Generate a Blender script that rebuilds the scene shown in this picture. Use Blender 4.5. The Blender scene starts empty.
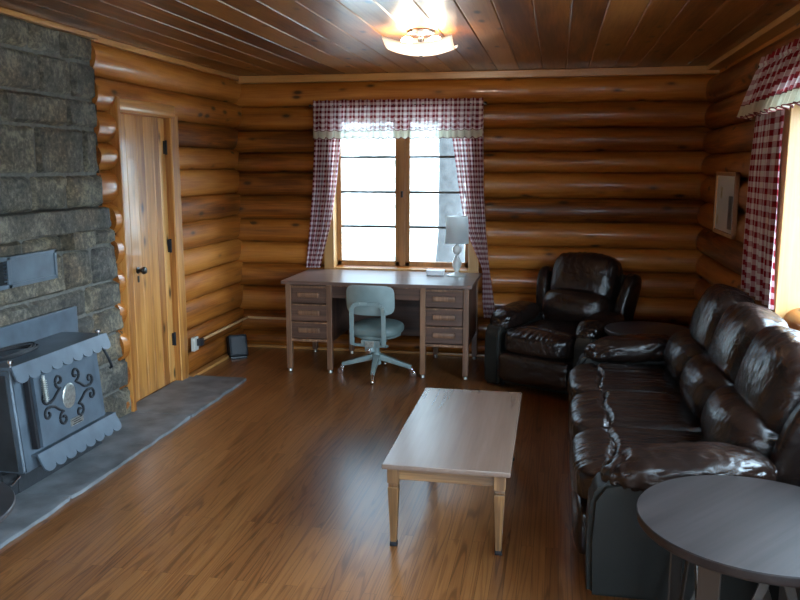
import bpy, bmesh, math, random
from mathutils import Vector, Matrix, noise as NZ
random.seed(7)
SC = bpy.context.scene
COL = SC.collection
PI = math.pi
V = Vector

# ------------------------------------------------------------------ materials
def new_mat(name):
    m = bpy.data.materials.new(name); m.use_nodes = True
    nt = m.node_tree
    return m, nt, nt.nodes['Principled BSDF'], nt.links

def node(nt, typ, **kw):
    n = nt.nodes.new(typ)
    for k, v in kw.items():
        if k.startswith('i_'):
            n.inputs[k[2:].replace('_', ' ')].default_value = v
        else:
            setattr(n, k, v)
    return n

def rgba(c): return (c[0], c[1], c[2], 1.0)

def ramp(nt, stops):
    r = nt.nodes.new('ShaderNodeValToRGB')
    el = r.color_ramp.elements
    while len(el) > 1: el.remove(el[-1])
    el[0].position = stops[0][0]; el[0].color = rgba(stops[0][1])
    for p, c in stops[1:]:
        e = el.new(p); e.color = rgba(c)
    return r

def plain(name, col, rough=0.5, metal=0.0, coat=0.0, spec=0.5, noise_amt=0.0, noise_scale=20, bump=0.0, bump_scale=60):
    m, nt, b, L = new_mat(name)
    b.inputs['Base Color'].default_value = rgba(col)
    b.inputs['Roughness'].default_value = rough
    b.inputs['Metallic'].default_value = metal
    b.inputs['Coat Weight'].default_value = coat
    b.inputs['Coat Roughness'].default_value = 0.12
    b.inputs['Specular IOR Level'].default_value = spec
    tc = node(nt, 'ShaderNodeTexCoord')
    if noise_amt:
        n = node(nt, 'ShaderNodeTexNoise'); n.inputs['Scale'].default_value = noise_scale; n.inputs['Detail'].default_value = 6
        L.new(tc.outputs['Object'], n.inputs['Vector'])
        r = ramp(nt, [(0.25, [c * (1 - noise_amt) for c in col]), (0.75, [min(1, c * (1 + noise_amt)) for c in col])])
        L.new(n.outputs['Fac'], r.inputs['Fac']); L.new(r.outputs['Color'], b.inputs['Base Color'])
    if bump:
        n2 = node(nt, 'ShaderNodeTexNoise'); n2.inputs['Scale'].default_value = bump_scale; n2.inputs['Detail'].default_value = 5
        L.new(tc.outputs['Object'], n2.inputs['Vector'])
        bp = node(nt, 'ShaderNodeBump'); bp.inputs['Strength'].default_value = bump; bp.inputs['Distance'].default_value = 0.01
        L.new(n2.outputs['Fac'], bp.inputs['Height']); L.new(bp.outputs['Normal'], b.inputs['Normal'])
    return m

def wood(name, dark, mid, light, axis='X', rough=0.4, coat=0.3, fine=1.0, knots=0.0, island=0.5, coat_rough=0.15, stretch=10.0, bump=0.15, knot_col=(0.04, 0.015, 0.006), base_scale=1.0, spec=0.5):
    m, nt, b, L = new_mat(name)
    tc = node(nt, 'ShaderNodeTexCoord')
    geo = node(nt, 'ShaderNodeNewGeometry')
    off = node(nt, 'ShaderNodeVectorMath', operation='SCALE')
    comb = node(nt, 'ShaderNodeCombineXYZ')
    for k in ('X', 'Y', 'Z'): L.new(geo.outputs['Random Per Island'], comb.inputs[k])
    L.new(comb.outputs[0], off.inputs[0]); off.inputs['Scale'].default_value = 37.0
    add = node(nt, 'ShaderNodeVectorMath', operation='ADD')
    L.new(tc.outputs['Object'], add.inputs[0]); L.new(off.outputs[0], add.inputs[1])
    mp = node(nt, 'ShaderNodeMapping')
    s = [stretch * base_scale] * 3; s['XYZ'.index(axis)] = 0.9 * base_scale
    mp.inputs['Scale'].default_value = s
    L.new(add.outputs[0], mp.inputs['Vector'])
    n1 = node(nt, 'ShaderNodeTexNoise'); n1.inputs['Scale'].default_value = 1.0; n1.inputs['Detail'].default_value = 5; n1.inputs['Distortion'].default_value = 0.6
    L.new(mp.outputs[0], n1.inputs['Vector'])
    mp2 = node(nt, 'ShaderNodeMapping')
    s2 = [90.0 * fine] * 3; s2['XYZ'.index(axis)] = 3.0 * fine
    mp2.inputs['Scale'].default_value = s2
    L.new(add.outputs[0], mp2.inputs['Vector'])
    n2 = node(nt, 'ShaderNodeTexNoise'); n2.inputs['Scale'].default_value = 1.0; n2.inputs['Detail'].default_value = 3
    L.new(mp2.outputs[0], n2.inputs['Vector'])
    # fac = n1*0.65 + n2*0.35 + (island-.5)*k
    m1 = node(nt, 'ShaderNodeMath', operation='MULTIPLY'); m1.inputs[1].default_value = 0.68; L.new(n1.outputs['Fac'], m1.inputs[0])
    m2 = node(nt, 'ShaderNodeMath', operation='MULTIPLY_ADD'); m2.inputs[1].default_value = 0.32; L.new(n2.outputs['Fac'], m2.inputs[0]); L.new(m1.outputs[0], m2.inputs[2])
    sub = node(nt, 'ShaderNodeMath', operation='SUBTRACT'); sub.inputs[1].default_value = 0.5; L.new(geo.outputs['Random Per Island'], sub.inputs[0])
    m3 = node(nt, 'ShaderNodeMath', operation='MULTIPLY_ADD'); m3.inputs[1].default_value = 0.35 * island; L.new(sub.outputs[0], m3.inputs[0]); L.new(m2.outputs[0], m3.inputs[2])
    r = ramp(nt, [(0.3, dark), (0.5, mid), (0.7, light)])
    L.new(m3.outputs[0], r.inputs['Fac'])
    col = r.outputs['Color']
    if knots:
        mp3 = node(nt, 'ShaderNodeMapping')
        s3 = [11.0] * 3; s3['XYZ'.index(axis)] = 4.6
        mp3.inputs['Scale'].default_value = s3; L.new(add.outputs[0], mp3.inputs['Vector'])
        vo = node(nt, 'ShaderNodeTexVoronoi'); vo.inputs['Scale'].default_value = 1.0
        L.new(mp3.outputs[0], vo.inputs['Vector'])
        kr = ramp(nt, [(0.0, (1, 1, 1)), (0.13, (0.9, 0.9, 0.9)), (0.24, (0.25, 0.25, 0.25)), (0.36, (0, 0, 0))])
        L.new(vo.outputs['Distance'], kr.inputs['Fac'])
        wn = node(nt, 'ShaderNodeSeparateColor'); L.new(vo.outputs['Color'], wn.inputs[0])
        gt = node(nt, 'ShaderNodeMath', operation='LESS_THAN'); gt.inputs[1].default_value = knots; L.new(wn.outputs[0], gt.inputs[0])
        km = node(nt, 'ShaderNodeMath', operation='MULTIPLY'); L.new(kr.outputs['Color'], km.inputs[0]); L.new(gt.outputs[0], km.inputs[1])
        mx = node(nt, 'ShaderNodeMix', data_type='RGBA'); L.new(km.outputs[0], mx.inputs['Factor']); L.new(col, mx.inputs[6]); mx.inputs[7].default_value = rgba(knot_col)
        col = mx.outputs[2]
    L.new(col, b.inputs['Base Color'])
    b.inputs['Roughness'].default_value = rough
    b.inputs['Coat Weight'].default_value = coat
    b.inputs['Coat Roughness'].default_value = coat_rough
    b.inputs['Specular IOR Level'].default_value = spec
    if bump:
        bp = node(nt, 'ShaderNodeBump'); bp.inputs['Strength'].default_value = bump; bp.inputs['Distance'].default_value = 0.004
        L.new(m2.outputs[0], bp.inputs['Height']); L.new(bp.outputs['Normal'], b.inputs['Normal'])
    return m

LOGD, LOGM, LOGL = (0.115, 0.030, 0.004), (0.32, 0.096, 0.012), (0.47, 0.172, 0.029)
M = {}
M['log_x'] = wood('varnished_log_x', LOGD, LOGM, LOGL, 'X', 0.5, 0.4, knots=0.3, island=0.8, stretch=9, coat_rough=0.09, spec=0.25)
M['log_y'] = wood('varnished_log_y', LOGD, LOGM, LOGL, 'Y', 0.5, 0.4, knots=0.3, island=0.8, stretch=9, coat_rough=0.09, spec=0.25)
M['pine_z'] = wood('knotty_pine_door', (0.28, 0.095, 0.018), (0.50, 0.215, 0.05), (0.66, 0.34, 0.10), 'Z', 0.45, 0.45, knots=0.34, island=1.0, stretch=12, coat_rough=0.10, spec=0.3)
M['pine_y'] = wood('knotty_pine_header', (0.26, 0.09, 0.02), (0.46, 0.2, 0.05), (0.6, 0.3, 0.09), 'Y', 0.35, 0.4, knots=0.2, island=0.5)
M['trim_x'] = wood('pale_trim_x', (0.30, 0.12, 0.03), (0.45, 0.2, 0.055), (0.55, 0.27, 0.08), 'X', 0.35, 0.4, knots=0.0)
M['trim_y'] = wood('pale_trim_y', (0.30, 0.12, 0.03), (0.45, 0.2, 0.055), (0.55, 0.27, 0.08), 'Y', 0.35, 0.4, knots=0.0)
M['casing'] = wood('window_casing_pine', (0.29, 0.14, 0.042), (0.42, 0.215, 0.072), (0.50, 0.28, 0.105), 'Z', 0.4, 0.3, knots=0.12)
M['sash'] = wood('window_sash_pine', (0.24, 0.10, 0.03), (0.38, 0.17, 0.05), (0.48, 0.23, 0.08), 'Z', 0.4, 0.3, knots=0.0)
M['ceil'] = wood('ceiling_board', (0.085, 0.023, 0.005), (0.215, 0.072, 0.014), (0.33, 0.13, 0.03), 'Y', 0.42, 0.3, knots=0.28, island=1.0, stretch=8, coat_rough=0.13, spec=0.2)
M['oak'] = wood('worn_oak', (0.03, 0.013, 0.005), (0.145, 0.066, 0.022), (0.36, 0.19, 0.07), 'Z', 0.4, 0.3, stretch=25, fine=1.6, island=0.3)
M['oak_x'] = wood('worn_oak_x', (0.03, 0.013, 0.005), (0.145, 0.066, 0.022), (0.36, 0.19, 0.07), 'X', 0.4, 0.3, stretch=25, fine=1.6, island=0.3)
M['table_top'] = wood('laminate_top', (0.125, 0.076, 0.054), (0.15, 0.094, 0.067), (0.175, 0.113, 0.084), 'Y', 0.24, 0.0, stretch=12, fine=0.8, island=0.0, bump=0, spec=0.7)
M['desk_x'] = wood('dark_desk_walnut_x', (0.028, 0.011, 0.006), (0.075, 0.032, 0.018), (0.14, 0.065, 0.038), 'X', 0.45, 0.1, stretch=22, fine=1.2, island=0.4)
M['desk_z'] = wood('dark_desk_walnut_z', (0.028, 0.011, 0.006), (0.075, 0.032, 0.018), (0.15, 0.07, 0.04), 'Z', 0.45, 0.1, stretch=22, fine=1.2, island=0.4)
M['desk_edge'] = wood('worn_desk_edge', (0.06, 0.024, 0.012), (0.17, 0.078, 0.038), (0.36, 0.19, 0.10), 'Z', 0.4, 0.2, stretch=20, fine=1.4)
M['desk_top'] = wood('desk_top_walnut', (0.07, 0.03, 0.02), (0.12, 0.06, 0.04), (0.17, 0.09, 0.065), 'X', 0.36, 0.1, spec=0.95, stretch=14, fine=0.8, island=0.0, bump=0.02)
M['end_top'] = wood('grey_brown_top', (0.012, 0.0085, 0.008), (0.021, 0.0155, 0.0145), (0.034, 0.0255, 0.024), 'X', 0.45, 0.0, stretch=14, fine=0.8, island=0.0, bump=0.05, spec=0.3)
M['end_top_dark'] = wood('charcoal_top', (0.022, 0.021, 0.023), (0.036, 0.034, 0.036), (0.052, 0.048, 0.05), 'X', 0.42, 0.1, stretch=14, fine=0.8, island=0.0, bump=0.05)
M['steel'] = plain('brushed_dark_steel', (0.22, 0.2, 0.185), 0.4, 0.7)
M['dark_steel'] = plain('dark_flat_steel', (0.085, 0.075, 0.066), 0.35, 0.6)
M['chrome'] = plain('chrome', (0.75, 0.76, 0.78), 0.18, 1.0)
M['muntin'] = plain('dark_grey_muntin', (0.075, 0.068, 0.062), 0.5)  # muntins darker and greyer than the pine sash
M['brass_dark'] = plain('aged_dark_metal', (0.05, 0.045, 0.04), 0.3, 0.9)
M['stove'] = plain('stove_black_steel', (0.074, 0.094, 0.114), 0.40, 0.15, noise_amt=0.3, noise_scale=9, spec=0.6)
M['stove_dark'] = plain('stove_dark_steel', (0.018, 0.019, 0.021), 0.5, 0.0, noise_amt=0.3, noise_scale=14, bump=0.2, bump_scale=40)  # darker mottled steel for the stove side, base and draft control
M['iron'] = plain('wrought_iron', (0.010, 0.010, 0.012), 0.5, 0.0, spec=0.3)
M['cavity_shade'] = plain('painted_cavity_shade', (0.006, 0.006, 0.006), 0.9)  # near-black colour stands in for the shade inside the vent opening
M['silver'] = plain('dull_silver', (0.42, 0.42, 0.38), 0.35, 0.8, noise_amt=0.35, noise_scale=60)
M['rubber'] = plain('black_rubber', (0.012, 0.012, 0.013), 0.5)
M['speaker'] = plain('dark_grey_plastic', (0.014, 0.015, 0.017), 0.55, spec=0.2)
M['slate'] = plain('hearth_slate', (0.135, 0.14, 0.145), 0.5, noise_amt=0.55, noise_scale=6, bump=0.5, bump_scale=9)
M['mortar'] = plain('mortar', (0.11, 0.10, 0.084), 0.9, noise_amt=0.3, noise_scale=40, bump=0.5)
M['green'] = plain('grey_green_enamel', (0.21, 0.265, 0.255), 0.38, 0.1, noise_amt=0.12, noise_scale=12, spec=0.6)
M['green_vinyl'] = plain('grey_green_vinyl', (0.125, 0.165, 0.155), 0.5, noise_amt=0.12, noise_scale=12)
M['ceramic'] = plain('white_ceramic', (0.68, 0.69, 0.66), 0.15, 0, coat=0.4)
M['white'] = plain('white_box_card', (0.78, 0.8, 0.82), 0.5)
M['plate'] = plain('ivory_plastic', (0.5, 0.48, 0.42), 0.4)
M['adapter'] = plain('black_plastic', (0.015, 0.016, 0.02), 0.35)
M['conduit'] = plain('tan_raceway', (0.50, 0.30, 0.14), 0.4)
M['bark'] = plain('pine_bark', (0.028, 0.027, 0.026), 0.9, noise_amt=0.5, noise_scale=9, bump=0.6, bump_scale=12)
M['needle'] = plain('pine_foliage', (0.16, 0.19, 0.14), 0.9, noise_amt=0.4, noise_scale=6)

def mat_stone():
    m, nt, b, L = new_mat('rough_grey_stone')
    tc = node(nt, 'ShaderNodeTexCoord'); geo = node(nt, 'ShaderNodeNewGeometry')
    n1 = node(nt, 'ShaderNodeTexNoise'); n1.inputs['Scale'].default_value = 4; n1.inputs['Detail'].default_value = 8; n1.inputs['Roughness'].default_value = 0.7
    n2 = node(nt, 'ShaderNodeTexNoise'); n2.inputs['Scale'].default_value = 34; n2.inputs['Detail'].default_value = 6; n2.inputs['Roughness'].default_value = 0.75
    L.new(tc.outputs['Object'], n1.inputs['Vector']); L.new(tc.outputs['Object'], n2.inputs['Vector'])
    r = ramp(nt, [(0.39, (0.022, 0.018, 0.014)), (0.5, (0.080, 0.068, 0.052)), (0.61, (0.215, 0.183, 0.135))])
    a = node(nt, 'ShaderNodeMath', operation='MULTIPLY_ADD'); a.inputs[1].default_value = 0.55
    h = node(nt, 'ShaderNodeMath', operation='MULTIPLY'); h.inputs[1].default_value = 0.45
    L.new(n1.outputs['Fac'], h.inputs[0]); L.new(n2.outputs['Fac'], a.inputs[0]); L.new(h.outputs[0], a.inputs[2])
    L.new(a.outputs[0], r.inputs['Fac'])
    t = ramp(nt, [(0.0, (0.72, 0.74, 0.78)), (0.5, (1.0, 0.97, 0.9)), (1.0, (1.2, 1.13, 1.0))])
    L.new(geo.outputs['Random Per Island'], t.inputs['Fac'])
    mx = node(nt, 'ShaderNodeMix', data_type='RGBA', blend_type='MULTIPLY'); mx.inputs['Factor'].default_value = 1.0
    L.new(r.outputs['Color'], mx.inputs[6]); L.new(t.outputs['Color'], mx.inputs[7])
    n3 = node(nt, 'ShaderNodeTexNoise'); n3.inputs['Scale'].default_value = 2.6; n3.inputs['Detail'].default_value = 4; L.new(tc.outputs['Object'], n3.inputs['Vector'])
    t3 = ramp(nt, [(0.38, (0.80, 0.83, 0.86)), (0.52, (1, 0.97, 0.9)), (0.66, (1.25, 1.0, 0.74))]); L.new(n3.outputs['Fac'], t3.inputs['Fac'])
    m3 = node(nt, 'ShaderNodeMix', data_type='RGBA', blend_type='MULTIPLY'); m3.inputs['Factor'].default_value = 0.9
    L.new(mx.outputs[2], m3.inputs[6]); L.new(t3.outputs['Color'], m3.inputs[7])
    L.new(m3.outputs[2], b.inputs['Base Color'])
    b.inputs['Roughness'].default_value = 0.75
    bp = node(nt, 'ShaderNodeBump'); bp.inputs['Strength'].default_value = 0.7; bp.inputs['Distance'].default_value = 0.012
    L.new(a.outputs[0], bp.inputs['Height']); L.new(bp.outputs['Normal'], b.inputs['Normal'])
    return m
M['stone'] = mat_stone()

def mat_floor():
    m, nt, b, L = new_mat('oak_strip_floor')
    tc = node(nt, 'ShaderNodeTexCoord')
    mp = node(nt, 'ShaderNodeMapping'); mp.inputs['Rotation'].default_value = (0, 0, PI / 2)
    L.new(tc.outputs['Object'], mp.inputs['Vector'])
    br = node(nt, 'ShaderNodeTexBrick')
    br.offset = 0.37; br.offset_frequency = 2
    for k, v in (('Color1', (0, 0, 0, 1)), ('Color2', (1, 1, 1, 1)), ('Mortar', (0.5, 0.5, 0.5, 1)), ('Scale', 1.0), ('Mortar Size', 0.0009), ('Brick Width', 1.5), ('Row Height', 0.057)):
        br.inputs[k].default_value = v
    L.new(mp.outputs[0], br.inputs['Vector'])
    sc = node(nt, 'ShaderNodeVectorMath', operation='SCALE'); sc.inputs['Scale'].default_value = 23.0
    L.new(br.outputs['Color'], sc.inputs[0])
    ad = node(nt, 'ShaderNodeVectorMath', operation='ADD'); L.new(tc.outputs['Object'], ad.inputs[0]); L.new(sc.outputs[0], ad.inputs[1])
    g = node(nt, 'ShaderNodeMapping'); g.inputs['Scale'].default_value = (9, .42, 9); L.new(ad.outputs[0], g.inputs['Vector'])
    n1 = node(nt, 'ShaderNodeTexNoise'); n1.inputs['Scale'].default_value = 1; n1.inputs['Detail'].default_value = 2.5; n1.inputs['Distortion'].default_value = 0.5; L.new(g.outputs[0], n1.inputs['Vector'])
    # cathedral growth rings: contour lines of the stretched noise
    wv = node(nt, 'ShaderNodeMath', operation='MULTIPLY'); wv.inputs[1].default_value = 75.0; L.new(n1.outputs['Fac'], wv.inputs[0])
    sn = node(nt, 'ShaderNodeMath', operation='SINE'); L.new(wv.outputs[0], sn.inputs[0])
    ln = node(nt, 'ShaderNodeMapRange'); ln.inputs['From Min'].default_value = 0.35; ln.inputs['From Max'].default_value = 1.0; L.new(sn.outputs[0], ln.inputs['Value'])
    g2 = node(nt, 'ShaderNodeMapping'); g2.inputs['Scale'].default_value = (150, 4, 150); L.new(ad.outputs[0], g2.inputs['Vector'])
    n2 = node(nt, 'ShaderNodeTexNoise'); n2.inputs['Scale'].default_value = 1; n2.inputs['Detail'].default_value = 2; L.new(g2.outputs[0], n2.inputs['Vector'])
    pr = node(nt, 'ShaderNodeMath', operation='MULTIPLY'); L.new(ln.outputs[0], pr.inputs[0]); L.new(n2.outputs['Fac'], pr.inputs[1])
    a1 = node(nt, 'ShaderNodeMath', operation='MULTIPLY_ADD'); a1.inputs[1].default_value = -0.42; L.new(pr.outputs[0], a1.inputs[0])
    nn = node(nt, 'ShaderNodeMath', operation='MULTIPLY_ADD'); nn.inputs[1].default_value = 0.40; nn.inputs[2].default_value = 0.33; L.new(n2.outputs['Fac'], nn.inputs[0])
    L.new(nn.outputs[0], a1.inputs[2])
    sp = node(nt, 'ShaderNodeSeparateColor'); L.new(br.outputs['Color'], sp.inputs[0])
    a2 = node(nt, 'ShaderNodeMath', operation='MULTIPLY_ADD'); a2.inputs[1].default_value = 0.20; L.new(sp.outputs[0], a2.inputs[0]); L.new(a1.outputs[0], a2.inputs[2])
    r = ramp(nt, [(0.22, (0.055, 0.018, 0.006)), (0.48, (0.175, 0.063, 0.018)), (0.80, (0.29, 0.118, 0.036))])
    L.new(a2.outputs[0], r.inputs['Fac'])
    mx = node(nt, 'ShaderNodeMix', data_type='RGBA', blend_type='MULTIPLY')
    L.new(br.outputs['Fac'], mx.inputs['Factor']); L.new(r.outputs['Color'], mx.inputs[6]); mx.inputs[7].default_value = (0.35, 0.3, 0.28, 1)
    L.new(mx.outputs[2], b.inputs['Base Color'])
    b.inputs['Roughness'].default_value = 0.34
    b.inputs['Coat Weight'].default_value = 0.35; b.inputs['Coat Roughness'].default_value = 0.2
    bp = node(nt, 'ShaderNodeBump'); bp.inputs['Strength'].default_value = 0.12; bp.inputs['Distance'].default_value = 0.004
    L.new(a1.outputs[0], bp.inputs['Height']); L.new(bp.outputs['Normal'], b.inputs['Normal'])
    return m
M['floor'] = mat_floor()

def mat_leather():
    m, nt, b, L = new_mat('dark_brown_leather')
    tc = node(nt, 'ShaderNodeTexCoord')
    n = node(nt, 'ShaderNodeTexNoise'); n.inputs['Scale'].default_value = 4; n.inputs['Detail'].default_value = 5
    L.new(tc.outputs['Object'], n.inputs['Vector'])
    r = ramp(nt, [(0.3, (0.0075, 0.0045, 0.0036)), (0.75, (0.020, 0.0105, 0.0078))]); L.new(n.outputs['Fac'], r.inputs['Fac'])
    L.new(r.outputs['Color'], b.inputs['Base Color'])
    b.inputs['Roughness'].default_value = 0.25
    b.inputs['Specular IOR Level'].default_value = 0.45
    b.inputs['Coat Weight'].default_value = 0.12; b.inputs['Coat Roughness'].default_value = 0.14
    mp = node(nt, 'ShaderNodeMapping'); mp.inputs['Scale'].default_value = (22, 5, 14); L.new(tc.outputs['Object'], mp.inputs['Vector'])
    n2 = node(nt, 'ShaderNodeTexNoise'); n2.inputs['Scale'].default_value = 1; n2.inputs['Detail'].default_value = 4; n2.inputs['Distortion'].default_value = 1.0; L.new(mp.outputs[0], n2.inputs['Vector'])
    v = node(nt, 'ShaderNodeTexVoronoi'); v.inputs['Scale'].default_value = 260; L.new(tc.outputs['Object'], v.inputs['Vector'])
    a = node(nt, 'ShaderNodeMath', operation='MULTIPLY_ADD'); a.inputs[1].default_value = 0.05; L.new(v.outputs['Distance'], a.inputs[0]); L.new(n2.outputs['Fac'], a.inputs[2])
    bp = node(nt, 'ShaderNodeBump'); bp.inputs['Strength'].default_value = 0.42; bp.inputs['Distance'].default_value = 0.02
    L.new(a.outputs[0], bp.inputs['Height']); L.new(bp.outputs['Normal'], b.inputs['Normal'])
    return m
M['leather'] = mat_leather()
M['vinyl'] = plain('dark_upholstery_side', (0.011, 0.011, 0.009), 0.5, spec=0.28, noise_amt=0.15, noise_scale=8, bump=0.06, bump_scale=120)

def sheer(nt, shader, k):
    tr = node(nt, 'ShaderNodeBsdfTransparent'); m2 = node(nt, 'ShaderNodeMixShader'); m2.inputs[0].default_value = k
    nt.links.new(shader.outputs[0], m2.inputs[1]); nt.links.new(tr.outputs[0], m2.inputs[2])
    nt.links.new(m2.outputs[0], nt.nodes['Material Output'].inputs['Surface'])

def mat_gingham(name, red, white, p=0.06):
    m, nt, b, L = new_mat(name)
    uv = node(nt, 'ShaderNodeUVMap'); uv.uv_map = 'UVMap'
    sp = node(nt, 'ShaderNodeSeparateXYZ'); L.new(uv.outputs[0], sp.inputs[0])
    outs = []
    for k in ('X', 'Y'):
        d = node(nt, 'ShaderNodeMath', operation='MULTIPLY'); d.inputs[1].default_value = 1 / p; L.new(sp.outputs[k], d.inputs[0])
        f = node(nt, 'ShaderNodeMath', operation='FRACT'); L.new(d.outputs[0], f.inputs[0])
        l = node(nt, 'ShaderNodeMath', operation='LESS_THAN'); l.inputs[1].default_value = 0.5; L.new(f.outputs[0], l.inputs[0])
        outs.append(l)
    a = node(nt, 'ShaderNodeMath', operation='ADD'); L.new(outs[0].outputs[0], a.inputs[0]); L.new(outs[1].outputs[0], a.inputs[1])
    h = node(nt, 'ShaderNodeMath', operation='MULTIPLY'); h.inputs[1].default_value = 0.5; L.new(a.outputs[0], h.inputs[0])
    mid = [red[i] * 0.45 + white[i] * 0.55 for i in range(3)]
    mid[1] *= 0.8; mid[2] *= 0.85
    r = ramp(nt, [(0.0, white), (0.5, mid), (1.0, red)]); r.color_ramp.interpolation = 'CONSTANT'
    r.color_ramp.elements[1].position = 0.25; r.color_ramp.elements[2].position = 0.75
    L.new(h.outputs[0], r.inputs['Fac'])
    L.new(r.outputs['Color'], b.inputs['Base Color']); b.inputs['Roughness'].default_value = 0.9
    b.inputs['Specular IOR Level'].default_value = 0.1
    tl = node(nt, 'ShaderNodeBsdfTranslucent'); L.new(r.outputs['Color'], tl.inputs['Color'])
    mx = node(nt, 'ShaderNodeMixShader'); mx.inputs[0].default_value = 0.42
    L.new(b.outputs[0], mx.inputs[1]); L.new(tl.outputs[0], mx.inputs[2])
    sheer(nt, mx, 0.10)
    return m
M['gingham'] = mat_gingham('red_white_gingham', (0.17, 0.012, 0.020), (0.86, 0.78, 0.76), 0.046)

def mat_translucent(name, col, fac=0.5, emit=0):
    m, nt, b, L = new_mat(name)
    b.inputs['Base Color'].default_value = rgba(col); b.inputs['Roughness'].default_value = 0.6
    tl = node(nt, 'ShaderNodeBsdfTranslucent'); tl.inputs['Color'].default_value = rgba(col)
    mx = node(nt, 'ShaderNodeMixShader'); mx.inputs[0].default_value = fac
    L.new(b.outputs[0], mx.inputs[1]); L.new(tl.outputs[0], mx.inputs[2])
    L.new(mx.outputs[0], nt.nodes['Material Output'].inputs['Surface'])
    return m
M['lace'] = mat_translucent('cream_eyelet_lace', (0.66, 0.62, 0.48), 0.35)
sheer(M['lace'].node_tree, [n for n in M['lace'].node_tree.nodes if n.type == 'MIX_SHADER'][0], 0.12)
M['shade'] = mat_translucent('white_lamp_shade', (0.86, 0.88, 0.88), 0.75)
M['frosted'] = mat_translucent('frosted_white_glass', (0.92, 0.9, 0.86), 0.5)

def mat_pane(name='window_glass'):
    m, nt, b, L = new_mat(name)
    tr = node(nt, 'ShaderNodeBsdfTransparent'); gl = node(nt, 'ShaderNodeBsdfGlossy'); gl.inputs['Roughness'].default_value = 0.02
    fr = node(nt, 'ShaderNodeFresnel'); fr.inputs['IOR'].default_value = 1.45
    ge = node(nt, 'ShaderNodeNewGeometry'); inv = node(nt, 'ShaderNodeMath', operation='SUBTRACT'); inv.inputs[0].default_value = 1.0
    L.new(ge.outputs['Backfacing'], inv.inputs[1])   # no total internal reflection on the thin pane's far side
    ff = node(nt, 'ShaderNodeMath', operation='MULTIPLY'); L.new(fr.outputs[0], ff.inputs[0]); L.new(inv.outputs[0], ff.inputs[1])
    mx = node(nt, 'ShaderNodeMixShader'); L.new(ff.outputs[0], mx.inputs[0]); L.new(tr.outputs[0], mx.inputs[1]); L.new(gl.outputs[0], mx.inputs[2])
    L.new(mx.outputs[0], nt.nodes['Material Output'].inputs['Surface'])
    return m
M['pane'] = mat_pane()

def mat_emit(name, col, s):
    m, nt, b, L = new_mat(name)
    b.inputs['Emission Color'].default_value = rgba(col); b.inputs['Emission Strength'].default_value = s
    return m
M['bulb'] = mat_emit('lit_bulb', (1.0, 0.90, 0.74), 360.0)

def mat_ground():
    m, nt, b, L = new_mat('dry_bright_ground')
    tc = node(nt, 'ShaderNodeTexCoord')
    n = node(nt, 'ShaderNodeTexNoise'); n.inputs['Scale'].default_value = 0.45; n.inputs['Detail'].default_value = 7; n.inputs['Roughness'].default_value = 0.7
    L.new(tc.outputs['Object'], n.inputs['Vector'])
    r = ramp(nt, [(0.40, (0.10, 0.115, 0.10)), (0.50, (0.30, 0.30, 0.27)), (0.56, (0.7, 0.7, 0.68))])
    L.new(n.outputs['Fac'], r.inputs['Fac']); L.new(r.outputs['Color'], b.inputs['Base Color'])
    b.inputs['Roughness'].default_value = 1.0; b.inputs['Specular IOR Level'].default_value = 0.0
    return m
M['ground'] = mat_ground()

def mat_picture():
    m, nt, b, L = new_mat('framed_print_paper')
    b.inputs['Base Color'].default_value = (0.93, 0.93, 0.87, 1); b.inputs['Roughness'].default_value = 0.3
    b.inputs['Coat Weight'].default_value = 1.0; b.inputs['Coat Roughness'].default_value = 0.03
    return m
M['print'] = mat_picture()
M['print_photo'] = plain('dark_print_photo', (0.06, 0.055, 0.05), 0.3, noise_amt=0.9, noise_scale=45)
M['print_leaf'] = plain('ochre_print_leaf', (0.42, 0.36, 0.2), 0.4, noise_amt=0.4, noise_scale=60)
M['pframe'] = wood('picture_frame_wood', (0.22, 0.09, 0.03), (0.38, 0.18, 0.06), (0.5, 0.26, 0.09), 'Z', 0.4, 0.3)

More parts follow.
